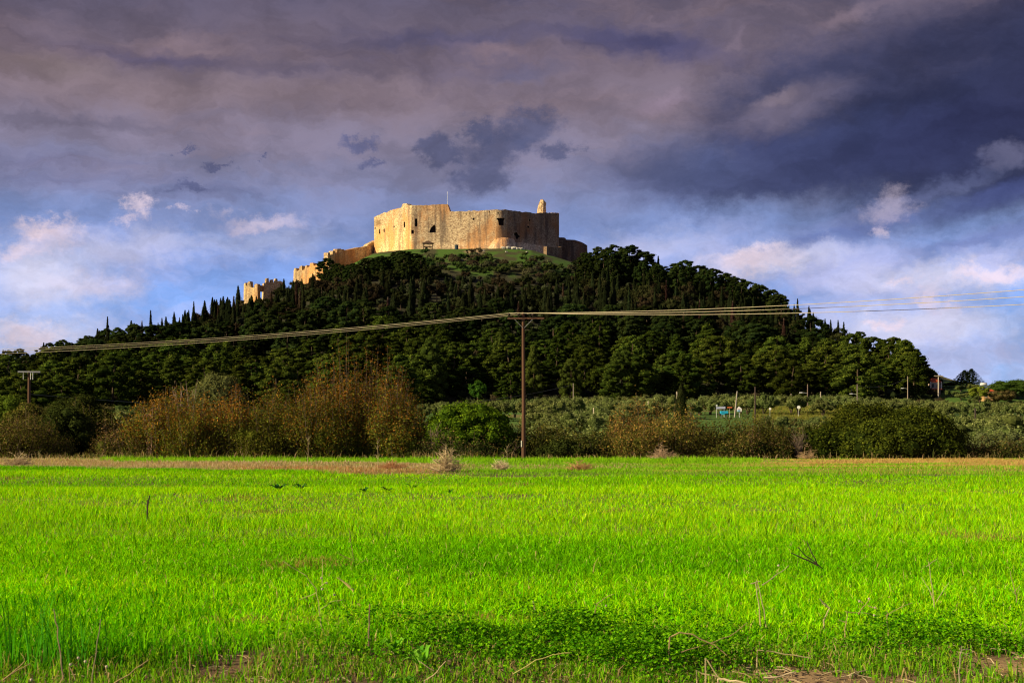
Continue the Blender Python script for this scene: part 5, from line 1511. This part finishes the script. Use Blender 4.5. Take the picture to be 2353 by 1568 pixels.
for (px, top, Y, lamp, lab, c) in TH:
    x, y = world_xy(px, Y); z = gz(x, y); h = at(px, top, Y).z - z
    r = .07 + .05 * Y / 300
    o = empty('pole' if not lamp else 'street_lamp', (x, y, z))
    lean = .25 if px == 1690 else 0
    m_ = MB(); m_.tube([(-lean, 0, -.4), (lean, 0, h)], [r * 1.2, r * .85], 8, c); m_.build('shaft', M_twig, o, smooth=True)
    if lamp:
        q = MB(); q.tube([(0, 0, h * .60), (-.6, -.1, h * .60 + .12), (-1.2, -.1, h * .60 + .2)], .04, 5, (.6, .6, .6)); q.build('arm', M_paint, o)
        q = MB(); q.box((-1.45, -.1, h * .60 + .17), (.65, .26, .16), (.85, .85, .85)); q.build('lamp_head', M_paint, o)
    tops[px] = Vector((x, y, z + h))
    props(o, lab, 'street lamp' if lamp else 'pole', 'poles beyond the hedge')
x, y = world_xy(2155.5, 398); z = gz(x, y); h = at(0, 861, 398).z - z
o = empty('utility_pole', (x, y, z)); m_ = MB(); m_.tube([(0, 0, -.5), (0, 0, h)], [.2, .15], 8, (.5, .42, .36)); m_.build('shaft', M_twig, o)
q = MB(); q.box((0, -.2, h - .25), (2.6, .14, .16), (.5, .42, .36)); q.build('crossarm', M_twig, o); tops[2154] = Vector((x, y, z + h))
props(o, 'pale pole with a crossarm before the red-roofed house', 'utility pole')
x, y = world_xy(2182, 430); z = gz(x, y); h = at(0, 876, 430).z - z
o = MB(); o.tube([(0, 0, -.5), (0, 0, h)], [.2, .15], 8, (.1, .08, .07)); tops[2182] = Vector((x, y, z + h))
props(o.build('pole', M_twig, loc=(x, y, z)), 'short dark pole left of the cedar', 'pole')
m_dark = solid_mat('cable', (0.12, 0.11, 0.11), .7, 3, .2)
wire('cable', Vector((tp.location.x, tp.location.y, at(67, 905, 150).z)), tops[1317] + Vector((0, 0, -.3)), 3.4, .035, 'thin dark cable crossing below the wood to the thin pole', 'cable', mat=m_dark)
wire('cable', tops[2085] + Vector((0, 0, -.3)), tops[1969] + Vector((0, 0, -.3)), 1.2, .03, 'thin dark cable between the two lamp poles at right', 'cable', mat=m_dark)
wire('cable', tops[2154] + Vector((0, 0, -.3)), tops[2182], .5, .03, 'thin dark cable from the crossarm pole to the short dark pole', 'cable', mat=m_dark)

# ------------------------------------------------------------------ roadside things in the grove
RYd = 250.0
def spot(px, py, Y): w = at(px, py, Y); return w.x, w.y, w.z
def u(npx, Y=RYd): return npx / FPX * Y
g0 = lambda px, Y=RYd: gz(*world_xy(px, Y))
x, y, z = spot(1655.5, 936, RYd); zg = g0(1655.5)
o = empty('sign_board', (x, y, zg)); q = MB(); q.box((0, 0, z - zg), (u(21), .12, u(5.6)), (.42, .45, .62)); q.build('board', M_paint, o)
for sx in (-.92, .75): q = MB(); q.box((sx * u(10.5), .12, (z - zg) / 2), (.1, .1, z - zg + .2), (.5, .5, .5)); q.build('post', M_paint, o)
q = MB(); q.box((-u(9.3), 0, z - zg + u(5.2)), (u(3), .3, u(4)), (.62, .66, .64)); q.build('light_box', M_paint, o)
props(o, 'blue grey roadside board on two posts with a small box on its left post', 'sign')
x, y, z = spot(1676, 935.3, RYd); zg = g0(1676)
o = empty('sign_board', (x, y, zg)); q = MB(); q.box((0, 0, z - zg), (u(11.5), .1, u(2.8)), (.62, .16, .05)); q.build('board', M_paint, o).rotation_euler = (0, 0, 0)
q = MB(); q.box((0, .1, (z - zg) / 2), (.09, .09, z - zg), (.4, .35, .3)); q.build('post', M_paint, o)
props(o, 'narrow orange red board right of the blue grey board', 'sign')
x, y, z = spot(1663, 946, RYd - 3); zg = z - u(6)
o = empty('container', (x, y, zg)); q = MB(); q.box((0, 0, u(5.5)), (u(17), .9, u(6)), (.02, .36, .62)); q.box((-u(3), 0, u(2)), (u(7), .85, u(4)), (.03, .42, .7)); q.build('tank', M_paint, o)
q = MB(); q.box((u(5), 0, u(2.5) - .7), (.1, .6, 1.6), (.1, .1, .1)); q.box((-u(6), 0, u(1) - .7), (.1, .6, 1.5), (.1, .1, .1)); q.build('stand', M_paint, o)
props(o, 'bright cyan blue container below the roadside boards', 'container')
x, y, z = spot(1698.5, 946, RYd); zg = g0(1698.5)
o = empty('gabled_sign', (x, y, zg)); w2 = u(5.2); zz = z - zg
q = MB(); q.add([(-w2, 0, zz + u(1)), (w2, 0, zz + u(1)), (w2, 0, zz + u(7.5)), (-u(.8), 0, zz + u(13)), (-w2, 0, zz + u(7.5)), (-w2, .5, zz + u(1)), (w2, .5, zz + u(1)), (w2, .5, zz + u(7.5)), (-u(.8), .5, zz + u(13)), (-w2, .5, zz + u(7.5))],
             [(0, 1, 6, 5), (1, 2, 7, 6), (2, 3, 8, 7), (3, 4, 9, 8), (4, 0, 5, 9)], (.85, .83, .84)); q.B.append((np.array([[0, 4, 3, 2, 1]], np.int32), 0)); q.B.append((np.array([[5, 6, 7, 8, 9]], np.int32), 0)); q.build('board', M_paint, o)
q = MB(); q.box((-u(2.2), -.03, zz + u(3)), (u(5), .06, u(4)), (.25, .5, .75)); q.build('blue_panel', M_paint, o)
q = MB(); q.box((-u(1.8), -.03, zz + u(6.3)), (u(4), .06, u(1.6)), (.75, .35, .5)); q.build('pink_panel', M_paint, o)
q = MB(); q.box((0, .2, zz / 2), (.14, .14, abs(zz) + .6), (.5, .5, .5)); q.build('post', M_paint, o)
props(o, 'white house-shaped sign with blue and pink panels', 'sign')
for (px, py, r, lab) in ((1768.7, 938.6, 2.7, 'small round white road sign between dark pole and mound'), (1834.5, 935, 3.9, 'larger round white road sign on top of the open mound')):
    x, y, z = spot(px, py, RYd); zg = g0(px)
    o = empty('road_sign', (x, y, zg)); q = MB(); q.tube([(0, .02, z - zg), (0, -.03, z - zg)], u(r), 20, (.88, .86, .82)); q.build('disc', M_paint, o)
    q = MB(); q.tube([(0, .05, -.2), (0, .05, z - zg)], .035, 6, (.5, .5, .5)); q.build('post', M_paint, o)
    props(o, lab, 'road sign')
# open grassy mound: long grass
mb = MB()
add_blades(mb, 225, 305, 26000, 0.4, 0.12, 0.0, False, pxr=(1730, 2000), keep=lambda X, Y, px: (Y < 300), colf=lambda X, Y, px, n: pal(n, [(0.2, 0.2, 0.04), (0.28, 0.24, 0.06), (0.12, 0.18, 0.02), (0.34, 0.25, 0.10)]))
props(mb.build('meadow_grass', M_grass), 'yellowish long grass on the open mound among the olive trees', 'grass', kind='stuff')

# ------------------------------------------------------------------ houses at right
def house(px, Y, roof_top, eave, ground_py, wpx, wallc, label, floors=1):
    x, y = world_xy(px, Y); z = gz(x, y); w = u(wpx, Y); ze = at(0, eave, Y).z - z; zr = at(0, roof_top, Y).z - z
    o = empty('house', (x, y, z)); d = w * .8
    q = MB(); q.box((0, 0, (ze - 2) / 2), (w * .84, d * .84, ze + 2), wallc); q.build('wall', M_paint, o)
    RC = (.50, .085, .03)
    q = MB(); a, b = w / 2, d / 2
    q.add([(-a, -b, ze), (a, -b, ze), (a, b, ze), (-a, b, ze), (-a * .35, 0, zr), (a * .35, 0, zr)], [(0, 1, 5, 4), (2, 3, 4, 5)], RC); q.add([(-a, -b, ze), (-a, b, ze), (-a * .35, 0, zr), (a, -b, ze), (a, b, ze), (a * .35, 0, zr)], [(1, 0, 2), (3, 4, 5)], RC)
    q.box((0, 0, ze - .06), (w * .98, d * .98, .12), RC); q.build('roof', M_paint, o)
    if floors > 1:
        zz = ze - 2.1
        q = MB(); q.box((w * .02, -d * .12, zz), (w * 1.05, d, .3), RC); q.build('balcony_roof', M_paint, o)
        q = MB(); q.box((w * .02, -d * .5, zz - 1.9), (w * 1.0, .8, .2), (.6, .5, .45)); q.build('balcony', M_paint, o)
        for sx in (-.45, .47): c_ = MB(); c_.box((w * sx, -d * .55, zz + 1), (.25, .25, 2.2), (.7, .6, .55)); c_.build('pillar', M_paint, o)
    for sx in (-.22, .2):
        q = MB(); q.box((w * sx, -d * .42 - .03, ze - 1.1), (w * .16, .06, 1.1), (.03, .035, .05)); f_ = q.build('window', M_paint, o)
        q = MB(); q.box((w * sx, -d * .42 - .07, ze - 1.72), (w * .2, .1, .1), (.6, .55, .5)); q.build('sill', M_paint, f_)
    props(o, label, 'house')
    return o
house(2146, 405, 868, 877, 900, 27, (.42, .32, .27), 'red-roofed two-storey house half hidden by the end of the wood', 2)
h2 = house(2268, 392, 892, 898, 915, 28, (.46, .28, .13), 'low orange-walled house with red roof between the pines at right')
ze = at(0, 886, 392).z - h2.location.z
q = MB(); q.tube([(-.7, -.6, ze - 1.2), (.7, -.6, ze + .0)], .05, 5, (.1, .14, .2)); q.box((-1.2, -.3, ze - .5), (2.0, .9, 1.0), (.10, .14, .2)); q.build('solar_panel', M_paint, h2)
q = MB(); q.tube([(-2.0, -.2, ze + .45), (-1.9, -.2, ze + .45), (-.3, -.2, ze + .45), (-.2, -.2, ze + .45)], [.2, .36, .36, .2], 12, (.85, .8, .75)); q.build('water_tank', M_paint, h2, smooth=True)

# ------------------------------------------------------------------ foreground weeds and dead stalks
STR = (0.36, 0.25, 0.13); DRK = (0.07, 0.05, 0.035); TANW = (0.42, 0.34, 0.19)
def fg(px, py): return (EYE - .12) * FPX / (py - HOR)
def stalk(base, lines, label, col=STR, rad=.006, heads=(), name='dry_stalk', cat='stalk', dy=0.0):
    """lines: polylines of picture points, all at the distance where the base row meets the field"""
    bpx, bpy_ = base; Y = fg(bpx, bpy_); x, y = world_xy(bpx, Y); z = gz(x, y)
    mb = MB()
    for li, ln in enumerate(lines):
        pts = []
        for i, (a, b) in enumerate(ln):
            w = at(a, b, Y); pts.append((w.x - x, (i * .018 + li * .01) * (1 if li % 2 else -1), w.z - z))
        if li == 0: pts = [(pts[0][0], 0, -.02)] + pts
        # resample with small irregularities
        P = []
        for i in range(len(pts) - 1):
            for k in range(3):
                t = k / 3; p = Vector(pts[i]).lerp(Vector(pts[i + 1]), t); P.append(p + Vector(rng.normal(size=3) * .0025))
        P.append(Vector(pts[-1])); n = len(P); r0 = rad * .8 * (1 if li == 0 else .7)
        mb.tube(P, [r0 * (1 - .5 * i / n) for i in range(n)], 5, np.array(col) * rng.uniform(.85, 1.1))
    for (a, b) in heads:
        w = at(a, b, Y); mb.add(np.array((w.x - x, 0, w.z - z)) + CS * .009, CSF, (0.5, 0.43, 0.32))
    props(mb.build(name, M_twig, loc=(x, y, z)), label, cat)
stalk((338, 1190), [[(338, 1190), (339, 1160), (345, 1137)], [(340, 1160), (336, 1148)]], 'thin dark stalk standing alone in the left field', DRK, .026)
stalk((1890, 1305), [[(1890, 1305), (1876, 1296), (1845, 1282), (1815, 1268)], [(1880, 1298), (1866, 1270), (1855, 1243)], [(1884, 1300), (1850, 1275), (1830, 1255)]], 'dark forked broken branch lying up in the right field', (0.06, 0.04, 0.028), .014, name='dead_branch', cat='branch')
stalk((1748, 1432), [[(1748, 1432), (1740, 1380), (1733, 1335)], [(1760, 1440), (1756, 1400), (1748, 1360), (1741, 1332)], [(1722, 1338), (1745, 1333)], [(1752, 1345), (1790, 1318), (1815, 1300)]], 'pair of pale upright dry stems with a bent arm', TANW, .008, heads=((1788, 1298),))
stalk((1845, 1424), [[(1893, 1424), (1903, 1395), (1880, 1373)], [(1903, 1395), (1890, 1385)]], 'pale sharply bent straw in the right field', TANW, .008)
stalk((1952, 1446), [[(1940, 1446), (1945, 1420), (1942, 1402)], [(1942, 1404), (1975, 1408), (2010, 1412)], [(1970, 1408), (1985, 1385), (1995, 1372)], [(1985, 1385), (1975, 1378)], [(1990, 1388), (2010, 1395)], [(1950, 1430), (1930, 1425)]], 'branched dead weed with pale seed heads', STR, .006, heads=((1974, 1380), (1996, 1374), (2010, 1395), (2008, 1412)))
stalk((2040, 1455), [[(2040, 1455), (2036, 1420), (2034, 1400)], [(2036, 1412), (2060, 1400), (2100, 1385)]], 'upright brown stem with a long side twig at right', STR, .006)
stalk((2145, 1380), [[(2145, 1380), (2138, 1340), (2130, 1288)], [(2145, 1378), (2135, 1350), (2120, 1325)], [(2150, 1380), (2165, 1352), (2175, 1335)], [(2130, 1300), (2155, 1285)]], 'fan of three thin pale twigs in the right field', TANW, .006)
stalk((2335, 1370), [[(2335, 1370), (2325, 1340), (2318, 1310)], [(2332, 1358), (2345, 1345)], [(2335, 1366), (2315, 1350)]], 'small brown twig at the right edge', STR, .006)
stalk((742, 1455), [[(748, 1470), (738, 1430), (735, 1395), (728, 1350), (705, 1318), (655, 1285)], [(735, 1400), (760, 1382), (785, 1378)], [(728, 1360), (690, 1375)], [(738, 1345), (738, 1285)], [(738, 1345), (750, 1335)]], 'tall arching yellow weed stem left of centre', (0.5, 0.48, 0.16), .006, heads=((738, 1327), (750, 1338), (768, 1365), (740, 1352)))
stalk((812, 1355), [[(812, 1355), (775, 1325)], [(812, 1355), (790, 1336)]], 'short thick yellow straw lying in the crop', (0.7, 0.55, 0.2), .013)
stalk((820, 1300), [[(820, 1330), (812, 1280), (802, 1210)], [(808, 1285), (775, 1270)], [(812, 1300), (840, 1285)]], 'thin reddish twig above the yellow straw', (0.3, 0.17, 0.08), .006)
stalk((847, 1480), [[(847, 1482), (848, 1430), (850, 1385)]], 'short upright grey brown stub left of the clover', (0.3, 0.2, 0.13), .009)
stalk((140, 1540), [[(145, 1560), (140, 1500), (136, 1440), (130, 1395)]], 'tall thick pale stem in the lower left corner', (0.42, 0.30, 0.18), .008)
stalk((225, 1545), [[(210, 1568), (222, 1500), (235, 1420)]], 'slightly leaning pale stem right of the thick one', (0.42, 0.33, 0.2), .006)
stalk((280, 1562), [[(262, 1568), (300, 1545), (345, 1512)]], 'fallen straw on the soil at lower left', STR, .006)
stalk((165, 1560), [[(160, 1528), (175, 1560)], [(165, 1522), (170, 1530)]], 'short stem with a white seed head at lower left', STR, .005, heads=((162, 1525), (180, 1510), (196, 1518), (245, 1530), (72, 1560)))
stalk((60, 1560), [[(0, 1565), (30, 1545), (62, 1515)], [(20, 1550), (66, 1524)]], 'bent dry twig at the left bottom corner', STR, .006)
stalk((1000, 1560), [[(975, 1562), (1005, 1540), (1025, 1515)], [(995, 1540), (960, 1518)]], 'forked pale twig on the soil below the clover', TANW, .007)
stalk((1240, 1545), [[(1180, 1545), (1230, 1515), (1270, 1500), (1308, 1495)]], 'long curved straw across the clover', (0.5, 0.45, 0.15), .005)
stalk((1190, 1400), [[(1232, 1420), (1228, 1400), (1224, 1378)], [(1228, 1395), (1224, 1410)]], 'short upright straw near the centre of the field', TANW, .007)
stalk((1365, 1420), [[(1362, 1420), (1370, 1385), (1390, 1370), (1408, 1362)], [(1366, 1385), (1382, 1395), (1398, 1405)]], 'bent thin twig right of the centre straw', STR, .005, heads=((1392, 1390),))
stalk((1560, 1510), [[(1538, 1462), (1560, 1450), (1590, 1455), (1640, 1480), (1665, 1500)], [(1560, 1500), (1620, 1480), (1680, 1462), (1720, 1432)]], 'arched straw-coloured stem on the near edge right of the clover', STR, .007)
stalk((1800, 1512), [[(1740, 1490), (1800, 1500), (1860, 1508)]], 'long straight dry stem lying at the lower right edge of the clover', TANW, .006)
stalk((1640, 1560), [[(1600, 1540), (1640, 1550), (1700, 1568)]], 'dry stem lying flat on the tan soil at lower right', TANW, .006)
stalk((1655, 1562), [[(1620, 1510), (1640, 1540), (1655, 1560)]], 'leaning dry stem between clover and tan soil at lower right', TANW, .006)
stalk((1700, 1568), [[(1650, 1560), (1690, 1562), (1740, 1572)], [(1755, 1558), (1800, 1552), (1830, 1545)]], 'thick pale straw lying on the tan soil', (0.7, 0.55, 0.36), .011)
stalk((2210, 1540), [[(2204, 1540), (2203, 1510), (2204, 1482)], [(2204, 1492), (2230, 1492)]], 'short grey stem in the right corner clover', (0.4, 0.33, 0.26), .006)

# broad-leaved weeds
def leafy(px, py, wpx, hpx, n, cols, label, leafw=.25, bend=.5, name='leafy_weed'):
    Y = fg(px, py); x, y = world_xy(px, Y); z = gz(x, y); w = wpx / FPX * Y; h = hpx / FPX * Y
    mb = MB()
    for k in range(n):
        a = rng.uniform(0, 6.28); L_ = rng.uniform(.6, 1) * max(w / 2, .02); hh = h * rng.uniform(.5, 1.05)
        d = Vector((math.cos(a), math.sin(a), 0)); s = Vector((-d.y, d.x, 0)); c = np.array(cols[k % len(cols)]) * rng.uniform(.85, 1.15)
        V = []; steps = 6
        for i in range(steps + 1):
            t = i / steps; p = d * L_ * t + Vector((0, 0, hh * (t * (1.6 - bend) if t < .6 else .6 * (1.6 - bend) + (t - .6) * (.3 - bend))))
            wd = leafw * L_ * math.sin(math.pi * min(1, t * .95 + .05)) ** .8 * (.6 if i % 2 else 1)
            V += [p - s * wd + Vector((0, 0, wd * .4)), p, p + s * wd + Vector((0, 0, wd * .4))]
        F = []
        for i in range(steps):
            b = i * 3; F += [(b, b + 1, b + 4, b + 3), (b + 1, b + 2, b + 5, b + 4)]
        mb.add(V, F, c)
    props(mb.build(name, M_grass, loc=(x, y, z)), label, 'weed', None)
DKG = [(0.03, 0.12, 0.03), (0.04, 0.16, 0.035)]
for (px, py, w, h, lab) in ((640, 1118, 60, 20, 'dark leafy weed leftmost of the row across the middle field'), (690, 1116, 50, 22, 'dark leafy weed second in the row across the middle field'), (838, 1124, 44, 16, 'low dark weed third in the row'),
                            (893, 1122, 46, 16, 'low dark weed fourth in the row'), (948, 1114, 44, 20, 'dark leafy weed fifth in the row'), (1034, 1128, 26, 16, 'smallest dark weed at the right end of the row')):
    leafy(px, py, w, h, 9, DKG, lab, .22)
leafy(970, 1500, 110, 80, 12, [(0.16, 0.42, 0.03), (0.10, 0.36, 0.02), (0.24, 0.5, 0.05)], 'broad-leaved light green weed at the left end of the clover', .2)
leafy(905, 1480, 80, 60, 9, [(0.2, 0.48, 0.03), (0.13, 0.4, 0.02)], 'round-leaved bright weed left of the clover', .3)
leafy(920, 1535, 100, 40, 12, [(0.07, 0.22, 0.02), (0.12, 0.3, 0.02)], 'low dark weed with an orange leaf below the clover', .25)
leafy(1460, 1455, 70, 55, 9, [(0.08, 0.33, 0.02), (0.12, 0.4, 0.02)], 'green broad-leaved weed right of the clover', .25)
leafy(1280, 1560, 80, 45, 9, [(0.12, 0.34, 0.02), (0.2, 0.42, 0.03)], 'bright weed at the bottom centre', .15)
# tall blades arching in the lower left
mb = MB(); Yb = fg(90, 1500); x0, y0 = world_xy(90, Yb)
for k in range(60):
    a = rng.uniform(0, 6.28); L_ = rng.uniform(.15, .45); hh = rng.uniform(.25, .5); d = Vector((math.cos(a), math.sin(a) * .6, 0)); s = Vector((-d.y, d.x, 0)) * .008
    b0 = Vector((rng.normal() * .2, rng.normal() * .1, 0)); V = []
    for i in range(7):
        t = i / 6; p = b0 + d * L_ * t * t + Vector((0, 0, hh * math.sin(t * 1.9) / .95)); w_ = (1 - t * .9); V += [p - s * w_, p + s * w_]
    mb.add(V, [(i * 2, i * 2 + 1, i * 2 + 3, i * 2 + 2) for i in range(6)], np.array((0.06, 0.26, 0.015)) * rng.uniform(.8, 1.5))
props(mb.build('grass_tuft', M_grass, loc=(x0, y0, gz(x0, y0))), 'tall dark tuft of arching blades at the lower left', 'grass tuft')

flush()
for p_ in pines + dpines + cyps + dead + broad + olives + shr + rocks + bright:
    try:
        if not p_.get('label'):
            for c in list(p_.children): bpy.data.objects.remove(c)
            bpy.data.objects.remove(p_)
    except ReferenceError: pass
print('pines', npine, 'cypresses', ncyp, 'olives', len(OG), 'grove done')
